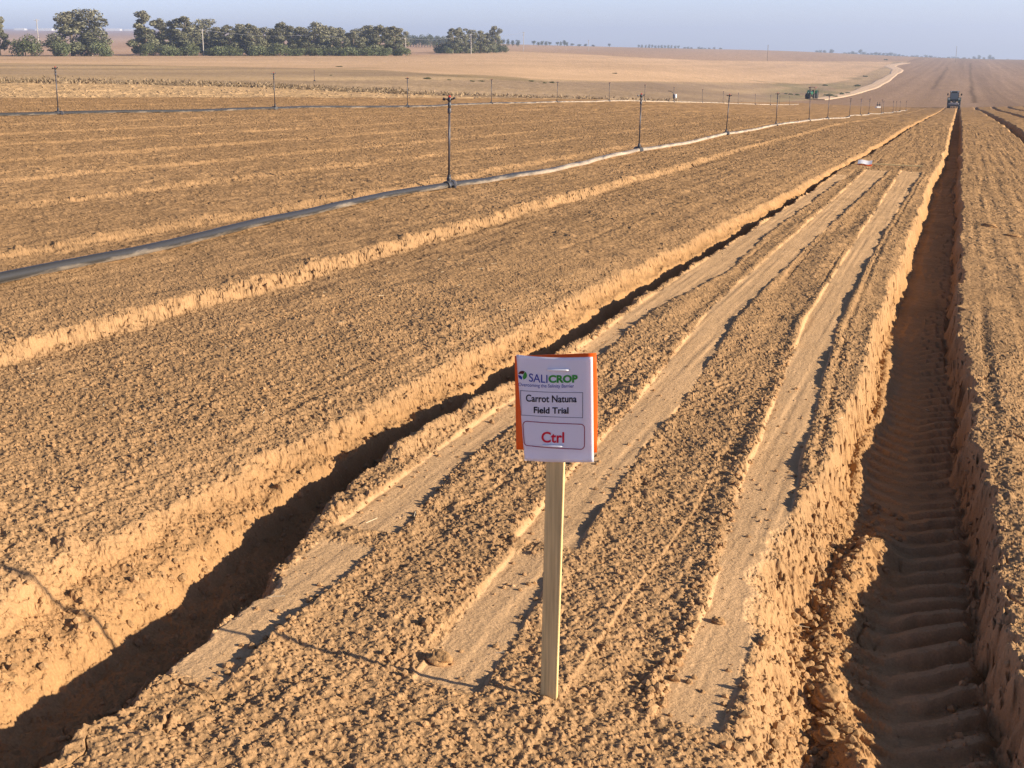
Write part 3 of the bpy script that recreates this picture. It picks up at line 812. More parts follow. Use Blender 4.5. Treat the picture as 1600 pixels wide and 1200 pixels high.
# ------------------------------------------------------------------ the fallen marker at the far end of the plot
def make_fallen():
    bx, by = -1.42, 31.25
    root = empty('fallen_marker', (bx, by, gz(bx, by)))
    tag(root, 'fallen wooden marker stake with white sheet lying across the far end of the tracks', 'sign')
    mb = MB()
    mb.box((0.17, 0.0, 0.05), (1.15, 0.05, 0.022), Matrix.Rotation(R_(1.5), 3, 'Y') @ Matrix.Rotation(R_(3), 3, 'Z'), 0.002)
    mb.build('stake', M_wood, root)
    V = []; Fc = []
    n = 8
    for layer in (0, 1):
        for j in range(n + 1):
            for i in range(n + 1):
                x = -0.70 + 0.32 * i / n; t = j / n
                V.append((x, -0.10 + 0.16 * t, 0.06 + 0.075 * t + 0.012 * math.sin(i * 0.8) + 0.003 * layer))
    N = (n + 1) ** 2
    for j in range(n):
        for i in range(n):
            a = j * (n + 1) + i
            Fc.append((a, a + 1, a + n + 2, a + n + 1)); Fc.append((N + a, N + a + n + 1, N + a + n + 2, N + a + 1))
    for i in range(n):
        Fc.append((i, i + 1, N + i + 1, N + i))
    me = np_mesh('paper_sheet', V, Fc, True); vcol(me, 'Col', np.tile([0.84, 0.84, 0.87], (len(V), 1)))
    link_mesh('paper_sheet', me, M_paper, root)
    mb = MB(); mb.box((-0.545, -0.07, 0.035), (0.33, 0.012, 0.045), Matrix.Rotation(R_(-25), 3, 'X'), 0.002)
    mb.build('backing_board', M_orange, root)
make_fallen()

# ------------------------------------------------------------------ irrigation pipes and sprinklers
def pipe_mat(name, dust0, dust1):
    """black pipe that gets more and more dusty along the line"""
    m = bpy.data.materials.new(name); m.use_nodes = True
    n, l = m.node_tree.nodes, m.node_tree.links
    bs = n['Principled BSDF']; bs.inputs['Roughness'].default_value = 0.42; bs.inputs['Specular IOR Level'].default_value = 0.5
    tc = n.new('ShaderNodeTexCoord'); sp = n.new('ShaderNodeSeparateXYZ'); l.new(tc.outputs['Object'], sp.inputs[0])
    mp = n.new('ShaderNodeMapping'); mp.inputs['Scale'].default_value = (7, 1.1, 7); l.new(tc.outputs['Object'], mp.inputs[0])
    ns0 = n.new('ShaderNodeTexNoise'); ns0.inputs['Scale'].default_value = 1.0; ns0.inputs['Detail'].default_value = 7; ns0.inputs['Roughness'].default_value = 0.68
    l.new(mp.outputs[0], ns0.inputs['Vector'])
    gm = n.new('ShaderNodeNewGeometry'); sn = n.new('ShaderNodeSeparateXYZ'); l.new(gm.outputs['Normal'], sn.inputs[0])
    ns = n.new('ShaderNodeMath'); ns.operation = 'MULTIPLY_ADD'          # paler lower half: the sunlit flank put into the colour, along with splashed mud
    ns.inputs[1].default_value = -0.22; l.new(sn.outputs['Z'], ns.inputs[0]); l.new(ns0.outputs['Fac'], ns.inputs[2])
    mr = n.new('ShaderNodeMapRange'); mr.inputs['From Min'].default_value = dust0; mr.inputs['From Max'].default_value = dust1
    mr.inputs['To Min'].default_value = 0.0; mr.inputs['To Max'].default_value = 0.36
    l.new(sp.outputs['Y'], mr.inputs['Value'])
    ad = n.new('ShaderNodeMath'); ad.operation = 'ADD'; l.new(ns.outputs[0], ad.inputs[0]); l.new(mr.outputs[0], ad.inputs[1])
    rp = n.new('ShaderNodeValToRGB'); rp.color_ramp.elements[0].position = 0.52; rp.color_ramp.elements[1].position = 0.95
    rp.color_ramp.elements[0].color = (0.030, 0.029, 0.028, 1); rp.color_ramp.elements[1].color = (0.46, 0.37, 0.27, 1)
    l.new(ad.outputs[0], rp.inputs[0]); l.new(rp.outputs[0], bs.inputs['Base Color'])
    rr = n.new('ShaderNodeMapRange'); rr.inputs['From Min'].default_value = 0.5; rr.inputs['From Max'].default_value = 0.9; rr.inputs['To Min'].default_value = 0.52; rr.inputs['To Max'].default_value = 0.8
    l.new(ad.outputs[0], rr.inputs['Value']); l.new(rr.outputs[0], bs.inputs['Roughness'])
    return m
L1X, L1Y0 = -6.96, 17.53
L2X, L2Y0 = -23.81, 30.67
def l1x(y):
    base = np.interp(y, [0, 7.6, 9.2, 11.8, 15.5, 17.5, 19.5, 21.5, 24, 27, 29.5, 33, 37, 41.5, 47, 53.5, 60, 65], [-6.45, -6.60, -6.62, -6.86, -7.08, -6.96, -6.78, -6.64, -6.72, -6.9, -6.96, -6.75, -6.85, -6.96, -6.8, -6.96, -6.85, -6.96])
    return base + (0.25 * math.sin(y * 0.31) * min(1, max(0, (y - 62) / 20)))
def l2x(y): return L2X + 0.22 * math.sin(y * 0.37) + 0.1 * math.sin(y * 0.9)
def make_pipe(name, fx, y0, y1, r, material, label, step):
    pts = []; y = y0
    while y < y1:
        x = fx(y); pts.append((x, y, sg(x, y) + 0.02 + r * 0.9 + 0.012 * math.sin(y * 1.7))); y += step * max(1, y / 25)
    z = ground_z([p[0] for p in pts], [p[1] for p in pts])
    z = np.convolve(np.concatenate([[z[0]] * 2, z, [z[-1]] * 2]), np.ones(5) / 5, 'valid')
    pts = [(p[0], p[1], float(zz) + r * 0.85) for p, zz in zip(pts, z)]
    mb = MB(); mb.path(pts, r, 14)
    o = mb.build(name, material, None, True)
    tag(o, label, 'pipe', 'irrigation pipes across the beds')
    return {round(p[1], 1): p[2] for p in pts}, pts
_, PTS1 = make_pipe('irrigation_pipe', l1x, 2.0, 196, 0.043, pipe_mat('dusty_black_pipe', 16.5, 24), 'thick black irrigation pipe on the nearer beds, dusty pale beyond its first sprinkler', 0.25)
_, PTS2 = make_pipe('irrigation_pipe', l2x, 8.0, 210, 0.050, pipe_mat('dark_pipe_far', 45, 90), 'dark irrigation pipe along the far left edge of the ploughed beds', 0.5)
def pipe_z(P, y):
    a = np.array(P); return float(np.interp(y, a[:, 1], a[:, 2]))
def make_sprinkler(material, headmat):
    root = empty('sprinkler', (0, 0, 0))
    H = 1.24
    # stand: saddle clamp round the pipe with a valve and two feet
    mb = MB()
    mb.lathe([(0.062, -0.11), (0.070, -0.10), (0.070, -0.05), (0.056, -0.045), (0.056, 0.045), (0.070, 0.05), (0.070, 0.10), (0.062, 0.11)], 18, 'X')
    bmesh.ops.rotate(mb.bm, verts=mb.bm.verts, cent=(0, 0, 0), matrix=Matrix.Rotation(math.pi / 2, 3, 'Z'))
    mb.lathe([(0.030, 0.04), (0.034, 0.055), (0.034, 0.10), (0.026, 0.12), (0.026, 0.15)], 14)
    for s in (-1, 1):
        mb.box((s * 0.075, 0.05 * s, -0.025), (0.03, 0.16, 0.05), Matrix.Rotation(0.3 * s, 3, 'Z'), 0.006)
        mb.tube((s * 0.03, 0.0, 0.03), (s * 0.11, 0.04 * s, -0.045), 0.012, None, 8)
    st = mb.build('stand', M_black_pe, root)
    mb = MB()
    mb.lathe([(0.058, -0.02), (0.066, -0.015), (0.066, 0.015), (0.058, 0.02)], 18, 'X', (0, 0, 0))
    bmesh.ops.rotate(mb.bm, verts=mb.bm.verts, cent=(0, 0, 0), matrix=Matrix.Rotation(math.pi / 2, 3, 'Z'))
    bmesh.ops.translate(mb.bm, verts=mb.bm.verts, vec=(0.0, 0.14, 0))
    mb.build('coupling_ring', M_steel, st)
    mb = MB(); mb.tube((0, 0, 0.10), (0, 0, H - 0.12), 0.0165, 0.0155, 14)
    mb.lathe([(0.026, H - 0.21), (0.027, H - 0.20), (0.027, H - 0.15), (0.020, H - 0.13)], 14)
    mb.build('riser', material, root, True)
    # impact head
    mb = MB()
    mb.lathe([(0.019, H - 0.13), (0.024, H - 0.11), (0.024, H - 0.07), (0.016, H - 0.06), (0.022, H - 0.045), (0.030, H - 0.03), (0.030, H), (0.020, H + 0.012), (0.010, H + 0.03)], 14)
    hd = mb.build('sprinkler_head', M_black_pe, root, True)
    mb = MB()
    mb.tube((0, 0, H - 0.03), (0.075, 0.0, H + 0.005), 0.012, 0.009, 10); mb.tube((0.055, 0, H - 0.005), (0.085, 0, H + 0.012), 0.015, 0.013, 10)
    mb.build('nozzle', M_black_pe, hd)
    mb = MB()
    mb.box((-0.05, 0, H - 0.012), (0.085, 0.014, 0.016), Matrix.Rotation(0.12, 3, 'Y'), 0.003); mb.box((-0.085, 0, H - 0.015), (0.035, 0.03, 0.032), Matrix.Rotation(0.4, 3, 'Y'), 0.005)
    mb.build('swing_arm', M_black_pe, hd)
    mb = MB(); mb.lathe([(0.014, H + 0.012), (0.018, H + 0.018), (0.018, H + 0.036), (0.008, H + 0.042)], 12)
    mb.build('cap', M_red, hd)
    return root
SPR = make_sprinkler(M_riser, M_black_pe)
lab1 = ['black sprinkler nearest the camera, its riser standing where the black pipe turns dusty',
        'second black sprinkler along the near pipe, right of the nearest one',
        'third sprinkler along the near pipe, slightly tilted to the right',
        'fourth sprinkler along the near pipe, below the right end of the tan field',
        'fifth sprinkler along the near pipe, in front of the parked green tractor',
        'sixth sprinkler along the near pipe, just right of the parked green tractor',
        'seventh sprinkler along the near pipe, below the dirt road']
lab2 = ['tall sprinkler at far left on the distant pipe, in front of the isolated trees',
        'sprinkler on the distant pipe standing against the grey stubble below the long tree belt',
        'sprinkler on the distant pipe, directly behind the nearest black sprinkler and to its left',
        'thin far-pipe sprinkler, left of two between the first and second near sprinklers',
        'thin far-pipe sprinkler, right of two between the first and second near sprinklers']
first = True
for li, (fx, Y0, P, labs, n, gname) in enumerate(((l1x, L1Y0, PTS1, lab1, 15, 'sprinklers along the near pipe'), (l2x, L2Y0, PTS2, lab2, 15, 'sprinklers along the far pipe'))):
    for k in range(n):
        y = Y0 + 12 * k; x = fx(y)
        o = SPR if first else copy_tree(SPR); first = False
        o.location = (x, y, pipe_z(P, y))
        rs_ = random.Random(li * 100 + k)
        o.rotation_euler = (R_(rs_.uniform(-1, 1)), R_(0.8 + rs_.uniform(-1.2, 1.2) + (2 if (li == 0 and k == 2) else 0)), R_((-20 if k == 0 else rs_.uniform(-40, 40)) + 19))
        o.scale = (1, 1, 1) if k < 2 else (0.95, 0.95, rs_.uniform(0.96, 1.02))
        lb = labs[k] if k < len(labs) else ('small thin sprinkler on the near pipe, among those receding to the working tractor' if li == 0 else 'small thin sprinkler on the far pipe, among those below the parked tractor')
        tag(o, lb, 'sprinkler', gname)
# one more sprinkler standing alone in the stubble
o = copy_tree(SPR); p, R0 = at_px(491.5, 127.0, 60); o.location = (p.x, p.y, p.z + 0.05); o.rotation_euler = (0, 0, 0.3)
o.scale = (1, 1, 1.0 * 15.0 * R0 / F / 1.24)
tag(o, 'lone sprinkler standing out in the grey stubble, away from both pipes', 'sprinkler', 'sprinklers along the far pipe')

# ------------------------------------------------------------------ trees
def leaf_cloud(rs, blobs, n, size, flat_=0.6):
    """many small leaf clumps spread through the blobs' volume; blobs = (x, y, z, rx, ry, rz, shade)"""
    vol = np.array([b[3] * b[4] * b[5] for b in blobs]) ** 0.75; pr = vol / vol.sum()
    idx = rs.choice(len(blobs), n, p=pr)
    B = np.array(blobs)[idx]
    d = rs.normal(size=(n, 3)); d /= np.linalg.norm(d, axis=1)[:, None]
    rad = rs.uniform(0.25, 1.0, n) ** 0.45 * rs.uniform(0.8, 1.12, n)
    P = B[:, :3] + d * B[:, 3:6] * rad[:, None]
    t1 = rs.normal(size=(n, 3)); t1 /= np.linalg.norm(t1, axis=1)[:, None]
    nn = d + 0.8 * rs.normal(size=(n, 3)); nn /= np.linalg.norm(nn, axis=1)[:, None]
    t1 -= nn * (t1 * nn).sum(1)[:, None]; t1 /= np.linalg.norm(t1, axis=1)[:, None] + 1e-6
    t2 = np.cross(nn, t1)
    s = size * rs.uniform(0.55, 1.3, n)[:, None]; s2 = s * rs.uniform(0.4, 0.8, n)[:, None]
    V = np.stack([P - t1 * s, P - t2 * s2 + nn * s * 0.15, P + t1 * s, P + t2 * s2 + nn * s * 0.1], 1).reshape(-1, 3)
    Fc = np.arange(4 * n).reshape(n, 4)
    sh = B[:, 6] * rs.uniform(0.75, 1.3, n)
    return V, Fc, np.repeat(sh, 4)
def trunk_mesh(rs, H, r0, tips):
    mb = MB()
    base = [(0, 0, -0.4), (0.05, 0.02, H * 0.15), (rs.uniform(-.2, .2), rs.uniform(-.2, .2), H * 0.38), (rs.uniform(-.4, .4), rs.uniform(-.4, .4), H * 0.68)]
    mb.path(base, lambda i: r0 * (1.25, 1.0, 0.75, 0.35)[i], 8)
    for t in tips:
        k = rs.uniform(0.25, 0.6); a = Vector(base[1]).lerp(Vector(base[3]), k); b = Vector(t); m = a.lerp(b, 0.5) + Vector((0, 0, -0.06 * H))
        mb.path([a, m, b], lambda i: r0 * (0.45, 0.3, 0.1)[i], 6)
    return mb
def tree_proto(seed, H, W, kind):
    rs = np.random.default_rng(seed); rr = random.Random(seed)
    blobs = []
    if kind == 'gum':        # tall eucalyptus: loose lumps up a tall crown, greyer near the top
        n = 17
        for i in range(n):
            t = (i + 0.5) / n; h = H * (0.11 + 0.83 * t)
            w = W * 0.5 * (1.0 - 0.42 * t ** 2); a = i * 2.4 + rr.uniform(-.6, .6); q = w * rr.uniform(0.25, 0.9)
            r = W * rr.uniform(0.14, 0.24) * (1.1 - 0.3 * t)
            blobs.append((q * math.cos(a), q * math.sin(a), h, r, r, r * rr.uniform(0.8, 1.2), rr.uniform(0.7, 1.25)))
        blobs.append((rr.uniform(-.3, .3), 0, H * 0.93, W * 0.13, W * 0.13, H * 0.08, 1.1))
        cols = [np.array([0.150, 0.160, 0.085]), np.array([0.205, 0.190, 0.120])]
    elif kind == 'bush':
        for i in range(13):
            a = i * 2.4; q = W * 0.33 * math.sqrt(rr.random()); h = H * rr.uniform(0.22, 0.78) * (1 - 0.35 * q / (W * 0.33))
            r = W * rr.uniform(0.17, 0.26)
            blobs.append((q * math.cos(a), q * math.sin(a), h, r, r, min(r, H * 0.26), rr.uniform(0.7, 1.2)))
        cols = [np.array([0.115, 0.140, 0.06]), np.array([0.15, 0.16, 0.075])]
    else:                    # round far tree
        for i in range(9):
            a = i * 2.4; q = W * 0.24 * math.sqrt(rr.random()); h = H * rr.uniform(0.22, 0.8)
            r = W * rr.uniform(0.22, 0.30); blobs.append((q * math.cos(a), q * math.sin(a), h, r, r, r, rr.uniform(0.8, 1.2)))
        cols = [np.array([0.09, 0.105, 0.05]), np.array([0.10, 0.11, 0.06])]
    n = {'gum': 4200, 'bush': 2200, 'far': 700}[kind]
    V, Fc, sh = leaf_cloud(rs, blobs, n, {'gum': 0.27, 'bush': 0.25, 'far': 0.5}[kind] * (H / 12 if kind != 'bush' else 1))
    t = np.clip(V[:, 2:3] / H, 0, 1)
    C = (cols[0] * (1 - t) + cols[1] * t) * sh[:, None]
    return V, Fc, C, blobs
def make_tree(seed, H, W, kind):
    V, Fc, C, blobs = tree_proto(seed, H, W, kind)
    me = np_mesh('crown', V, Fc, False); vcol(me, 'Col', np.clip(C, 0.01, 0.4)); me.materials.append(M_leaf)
    rr = random.Random(seed + 5)
    tips = [b[:3] for b in rr.sample(blobs, min(7, len(blobs)))]
    mb = trunk_mesh(rr, H, 0.022 * H, tips); bmesh.ops.recalc_face_normals(mb.bm, faces=mb.bm.faces)
    tm = bpy.data.meshes.new('trunk'); mb.bm.to_mesh(tm); mb.bm.free(); tm.materials.append(M_bark)
    return me, tm
GUM = [(make_tree(300 + i, 12.0, w_, 'gum'), w_) for i, w_ in enumerate((6.0, 7.0, 5.2, 6.5, 7.6, 5.6))]
BUSH = [(make_tree(330 + i, 6.0, 7.5, 'bush'), 7.5) for i in range(3)]
FARM = []
for i in range(4):
    V, Fc, C, bl = tree_proto(350 + i, 10.0, 9.0, 'far')
    tv = np.array([[q * 0.35 * math.cos(a), q * 0.35 * math.sin(a), z] for z, q in ((0, 1.2), (7, 0.5)) for a in (0, 2.1, 4.2)])
    tf = np.array([[0, 1, 4, 3], [1, 2, 5, 4], [2, 0, 3, 5]]) + len(V)
    V = np.concatenate([V, tv]); Fc = np.concatenate([Fc, tf]); C = np.concatenate([C, np.tile([0.12, 0.10, 0.07], (6, 1))])
    me = np_mesh('far_tree', V, Fc, False); vcol(me, 'Col', np.clip(C, 0.01, 0.4)); me.materials.append(M_leaf)
    FARM.append(me)
tr_rng = random.Random(11)
def add_tree(name, px, base, top, wpx, kind, label, cat, group, i=0, R=None, dR=0.0):
    if R is None: p, R = at_px(px, base)
    else: p = ray_at(px, R, base)
    if dR:
        R += dR; p = ray_at(px, R, base)
    ppm = F / R / CP
    h = (base - top) / ppm; w_ = wpx / ppm
    if kind == 'far':
        o = link_mesh(name, FARM[i % len(FARM)]); o.location = (p.x, p.y, p.z - 0.3)
        o.scale = (w_ / 9.0, w_ / 9.0, h / 9.6); o.rotation_euler = (0, 0, tr_rng.uniform(0, 6.28))
    else:
        (cm, tm), pw = (GUM if kind == 'gum' else BUSH)[i % (6 if kind == 'gum' else 3)]
        o = empty(name, (p.x, p.y, p.z - 0.15), tr_rng.uniform(0, 6.28))
        link_mesh('crown', cm, None, o); link_mesh('trunk', tm, None, o)
        H0 = 12.0 if kind == 'gum' else 6.0
        o.scale = (w_ / pw, w_ / pw, h / H0 * 1.0)
    tag(o, label, cat, group)
    return o
G1 = 'trees across the field behind the stubble'
# left clump and the two trees beside it
add_tree('gum_tree', 0, 87, 24, 36, 'gum', 'tall tree cut by the left frame edge, behind the small round bush', 'tree', G1, 0)
add_tree('gum_tree', -16, 87, 33, 40, 'gum', 'tall tree cut by the left frame edge, behind the small round bush', 'tree', G1, 3)
add_tree('bush', 40, 88, 49, 54, 'bush', 'low round dark bush at far left, beneath the power pole', 'bush', G1, 0)
add_tree('gum_tree', 115, 87.5, 20, 84, 'gum', 'left tree of the isolated pair, broad with a ragged crown', 'tree', G1, 1)
add_tree('gum_tree', 143, 87.5, 16, 70, 'gum', 'right tree of the isolated pair, the taller one with a leaning top', 'tree', G1, 4)
add_tree('bush', 160, 88, 55, 38, 'bush', 'dark bush at the foot of the isolated pair of trees, right side', 'bush', G1, 1)
add_tree('bush', 97, 88, 55, 34, 'bush', 'dark bush at the foot of the isolated pair of trees, left side', 'bush', G1, 2)
add_tree('gum_tree', 229, 87, 19, 44, 'gum', 'tallest tree at the left end of the long tree belt', 'tree', G1, 2)
belt = 'grey green tree of the long dense belt, one among many alike'
for i, (x, top, w_) in enumerate([(252, 31, 40), (268, 34, 26), (290, 27, 40), (306, 40, 30), (322, 32, 42), (342, 44, 30), (358, 40, 34), (374, 39, 36), (390, 38, 30), (398, 43, 32), (413, 44, 34), (428, 46, 26), (441, 36, 38), (455, 42, 30), (468, 44, 30), (480, 47, 26), (492, 36, 38), (505, 41, 30), (518, 43, 30), (532, 45, 32), (547, 53, 26), (553, 47, 30), (567, 46, 30), (580, 42, 36), (593, 40, 38), (606, 44, 32), (616, 42, 30), (627, 46, 24)]):
    add_tree('gum_tree', x, 86.6, top, w_ * 1.25, 'gum', belt, 'tree', 'trees of the long belt', i, None, tr_rng.uniform(-4, 22))
for i, x in enumerate(range(236, 640, 23)):
    add_tree('bush', x + tr_rng.uniform(-7, 7), 87.2, 62 + tr_rng.uniform(-3, 8), 30 + tr_rng.uniform(0, 10), 'bush', 'low dark bush along the foot of the long tree belt', 'bush', 'bushes under the long belt', i, None, -3)
clump = [(690, 60, 26), (707, 45, 28), (719, 44, 30), (736, 47, 26), (750, 49, 24), (762, 52, 22), (774, 42, 26)]
cl_lab = ['low round tree at the left end of the separate clump right of the belt', 'dark tree second from the left in the separate clump right of the belt', 'tree with the broad top left of the pole in the separate clump',
          'tree directly behind the pole in the separate clump', 'tree just right of the pole in the separate clump', 'shorter tree left of the tallest end tree in the separate clump', 'tall pointed tree at the right end of the separate clump']
for i, ((x, top, w_), lb) in enumerate(zip(clump, cl_lab)):
    add_tree('gum_tree' if i else 'bush', x, 83.5 if i < 6 else 82.0, top, w_ * 1.1, 'gum' if i else 'bush', lb, 'tree', G1, i + 1, None, tr_rng.uniform(0, 10))
for i, x in enumerate((700, 716, 730, 744, 758, 770, 784)):
    add_tree('bush', x, 83.6 - 0.02 * (x - 700), 67 + tr_rng.uniform(-2, 5), 22, 'bush', 'low dark bush at the foot of the separate tree clump', 'bush', 'bushes under the separate clump', i, None, -2)
# belt further back between the two
for i in range(17):
    x = 637 + i * 4.4; add_tree('far_tree', x, 66.5, 47 + tr_rng.uniform(-1, 5) + (1 if i > 8 else 0), 11 + tr_rng.uniform(0, 5), 'far', 'paler tree in the farther row seen between the long belt and the separate clump', 'tree', 'trees of the farther row', i, 850 + tr_rng.uniform(0, 40))
for i, (x, b, top, w_) in enumerate([(786, 68, 57, 9), (794, 68, 56, 8), (801, 68, 58, 8), (809, 68, 57, 10)]):
    add_tree('far_tree', x, b, top, w_, 'far', 'hazy tree in the small group right of the separate clump', 'tree', 'hazy trees on the rise', i, 1100)
FR = 'faint trees along the skyline'
def far_row(xs, base, tops, ws, label, R):
    for i, x in enumerate(xs):
        add_tree('far_tree', x, base + 1.5, base - tops[i % len(tops)] , ws[i % len(ws)], 'far', label, 'tree', FR, i, R + tr_rng.uniform(0, 60))
far_row([834, 841, 847, 853, 859], 68.5, [6, 5, 6, 6, 5], [9, 8, 9, 8, 7], 'hazy round tree in the skyline group just right of the tall pole', 1350)
far_row([871, 876, 882, 886], 69.5, [5, 6, 8, 5], [7, 6, 9, 5], 'hazy tree in the second skyline group right of the tall pole', 1400)
far_row([894, 905, 915, 927, 952], 71.5, [3, 2.5, 3, 2, 4], [9, 9, 8, 8, 6], 'small faint shrub on the skyline between the hazy tree groups', 1450)
far_row([998, 1003, 1009, 1014, 1019, 1024, 1029, 1034, 1039, 1044, 1049, 1055, 1060], 75.0, [5, 5.5, 5, 6, 5.5, 5], [5, 6], 'blue hazy tree in the even row on the middle skyline', 2350)
far_row([1070, 1075, 1080, 1092, 1096, 1101, 1108, 1116, 1126], 77.5, [3, 4, 3, 4, 3, 2.5], [7, 6], 'blue hazy tree in the low ragged group right of the even skyline row', 2350)
far_row([1276, 1282, 1288, 1298, 1300], 81.5, [4, 5, 5, 7, 6], [8, 7], 'blue hazy tree at the left end of the right skyline wood', 2500)
far_row(list(range(1320, 1422, 6)), 84.5, [3, 4, 5.5, 4, 9, 6, 4, 5, 6, 6, 5.5, 6, 7, 6, 5, 4, 3], [9, 8, 10], 'blue hazy tree in the long wood on the right skyline', 2500)
far_row(list(range(1426, 1500, 7)), 89, [4, 5, 3.5, 6, 5, 4, 3.5, 3, 4, 5], [9, 8, 7], 'faint blue tree on the skyline left of the right-hand pole', 2550)
far_row([1506, 1514, 1522, 1529, 1537, 1546, 1551, 1575], 92, [4, 4, 6, 8, 5, 9, 6, 3], [8, 6, 9], 'faint blue tree on the skyline right of the right-hand pole', 2550)
# weeds and shrubs out in the fields
def shrub(px, py, wpx, hpx, label, i):
    p, R = at_px(px, py, 60); ppm = F / R / CP
    o = empty('shrub', (p.x, p.y, p.z - 0.05), tr_rng.uniform(0, 6.28)); cm, tm = BUSH[i % 3][0]
    link_mesh('foliage', cm, None, o); o.scale = (wpx / ppm / 7.5, wpx / ppm / 7.5, hpx / ppm / 6.0)
    tag(o, label, 'shrub', 'shrubs in the fields')
for i, (x, y, w_, h) in enumerate([(1297, 151, 12, 6), (1305, 152, 9, 5), (1290, 149.5, 8, 4), (1316, 148.5, 9, 5), (1325, 146.5, 9, 4)]):
    shrub(x, y, w_, h, 'green shrub between the parked tractor and the dirt road', i)
for i, (x, y, w_, h) in enumerate([(1236, 148, 9, 3), (1246, 149, 8, 4), (1228, 147, 7, 3)]):
    shrub(x, y, w_, h, 'sparse low weed left of the parked tractor', i)
for i, (x, y, w_, h) in enumerate([(1340, 135, 12, 4), (1352, 120, 9, 3), (1384, 94, 8, 2.5), (1290, 134, 10, 3)]):
    shrub(x, y, w_, h, ('dark shrub on the bank left of the dirt road, lower one', 'dark shrub on the bank left of the dirt road, upper one', 'small shrub beyond the bend of the dirt road', 'dark low shrub above the parked tractor')[i], i)
for i, (x, y, w_, h) in enumerate([(667, 123, 14, 3.5), (702, 125, 8, 2.5), (738, 127, 10, 3), (752, 127, 14, 2.5), (830, 127, 10, 3), (851, 130, 8, 3), (862, 129.5, 10, 3.5), (517, 118, 5, 2.5), (530, 104.5, 14, 2.5), (960, 115, 10, 2)]):
    shrub(x, y, w_, h, 'low green weed clump scattered in the stubble of the middle field', i)

# dry grass along the near edge of the stubble
def dry_grass():
    rs = np.random.default_rng(3); n = 9000
    px = rs.uniform(-150, 640, n); b = np.interp(px, [-150, 0, 200, 400, 600, 700], [128, 129, 131, 136, 145, 149])
    py = b - np.abs(rs.normal(0, 2.6, n)) - 0.3
    n2 = 1400; px = np.concatenate([px, rs.uniform(640, 1060, n2)]); py = np.concatenate([py, np.interp(px[n:], [640, 800, 950, 1060], [147, 151.5, 155, 158]) - np.abs(rs.normal(0, 1.4, n2)) - 0.3])
    n += n2
    Rg = np.exp(np.linspace(math.log(45), math.log(400), 260))
    X = np.zeros(n); Y = np.zeros(n); Z = np.zeros(n)
    xs = np.linspace(-160, 1070, 120); inv = []
    for x in xs:
        yy = tab_y(np.full(260, x), Rg); inv.append(np.interp(np.linspace(110, 165, 221), yy[::-1], Rg[::-1]))
    inv = np.array(inv)
    fi = (px + 160) / (1230 / 119); ii = np.clip(fi.astype(int), 0, 118); jj = np.clip(((py - 110) * 4).astype(int), 0, 220)
    Rr = inv[ii, jj] * (1 + rs.normal(0, 0.01, n))
    v = (600 - py) / F; a = (px - 800) / F; rt = Rr * a / (CP + v * SP)
    X = CY * rt - SY * Rr; Y = SY * rt + CY * Rr; Z = smooth_ground(X, Y)
    h = rs.uniform(0.05, 0.20, n) * np.clip(0.35 + 1.5 * (fbm(X * 0.35, Y * 0.35, 77, 3) + 0.25), 0.15, 1.6); wd = rs.uniform(0.03, 0.10, n); an = rs.uniform(0, 6.28, n)
    dx, dy = np.cos(an) * wd, np.sin(an) * wd; lx, ly = rs.normal(0, 0.12, n), rs.normal(0, 0.12, n)
    V = np.stack([np.stack([X - dx, Y - dy, Z - 0.03], 1), np.stack([X + dx, Y + dy, Z - 0.03], 1), np.stack([X + lx, Y + ly, Z + h], 1)], 1).reshape(-1, 3)
    Fc = np.arange(3 * n).reshape(n, 3)
    me = np_mesh('dry_grass', V, Fc); c = np.array([0.33, 0.24, 0.145])[None, :] * np.repeat(rs.uniform(0.5, 1.2, n), 3)[:, None]
    vcol(me, 'Col', c)
    o = link_mesh('dry_grass', me, attr_mat('dry_grass_mat', grain=0.1, gscale=1.0, trans=0.15)); o['kind'] = 'stuff'
    tag(o, 'ragged dry grass along the near edge of the grey stubble', 'grass')
dry_grass()

# ------------------------------------------------------------------ power poles and lines
def make_pole(px, base, top, label, arms=1, tilt=0.0, wood=False):
    p, R = at_px(px, base); ppm = F / R / CP; h = (base - top) / ppm
    root = empty('power_pole', (p.x, p.y, p.z), YAW + tilt)
    mb = MB(); mb.tube((0, 0, -0.5), (0, 0, h), 0.19, 0.13, 10); mb.lathe([(0.17, h - 0.02), (0.13, h + 0.05), (0.03, h + 0.09)], 10)
    mb.build('post', M_bark if wood else M_pole, root)
    tips = []
    for a in range(arms):
        z = h - 0.35 - 1.3 * a; L = 1.7 - 0.3 * a
        mb = MB(); mb.box((0, 0.16, z), (L, 0.10, 0.12), None, 0.01)
        for s_ in (-1, 1): mb.tube((s_ * L * 0.3, 0.16, z), (0, 0.12, z - 0.55), 0.025, None, 6)
        ar = mb.build('crossarm', M_pole, root)
        mb = MB()
        for x in (-L / 2 + 0.12, 0.0, L / 2 - 0.12): mb.lathe([(0.03, z + 0.05), (0.06, z + 0.09), (0.04, z + 0.13), (0.06, z + 0.17), (0.03, z + 0.23)], 8, 'Z', (x, 0.16, 0))
        mb.build('insulators', M_white, ar)
        if a == 0:
            for x in (-L / 2 + 0.12, L / 2 - 0.12):
                ca, sa = math.cos(YAW + tilt), math.sin(YAW + tilt)
                tips.append(Vector((p.x + ca * x - sa * 0.16, p.y + sa * x + ca * 0.16, p.z + z + 0.22)))
    tag(root, label, 'power pole', 'power poles across the fields')
    return tips
T = []
T.append(make_pole(62, 86, 32, 'power pole at far left rising behind the small round bush', 1, 0.3))
T.append(make_pole(318.3, 87.3, 47, 'pale pole in front of the left part of the long tree belt', 1, 1.3))
T.append(make_pole(500.3, 86.5, 54, 'pale pole in front of the middle of the long tree belt', 1, 1.3))
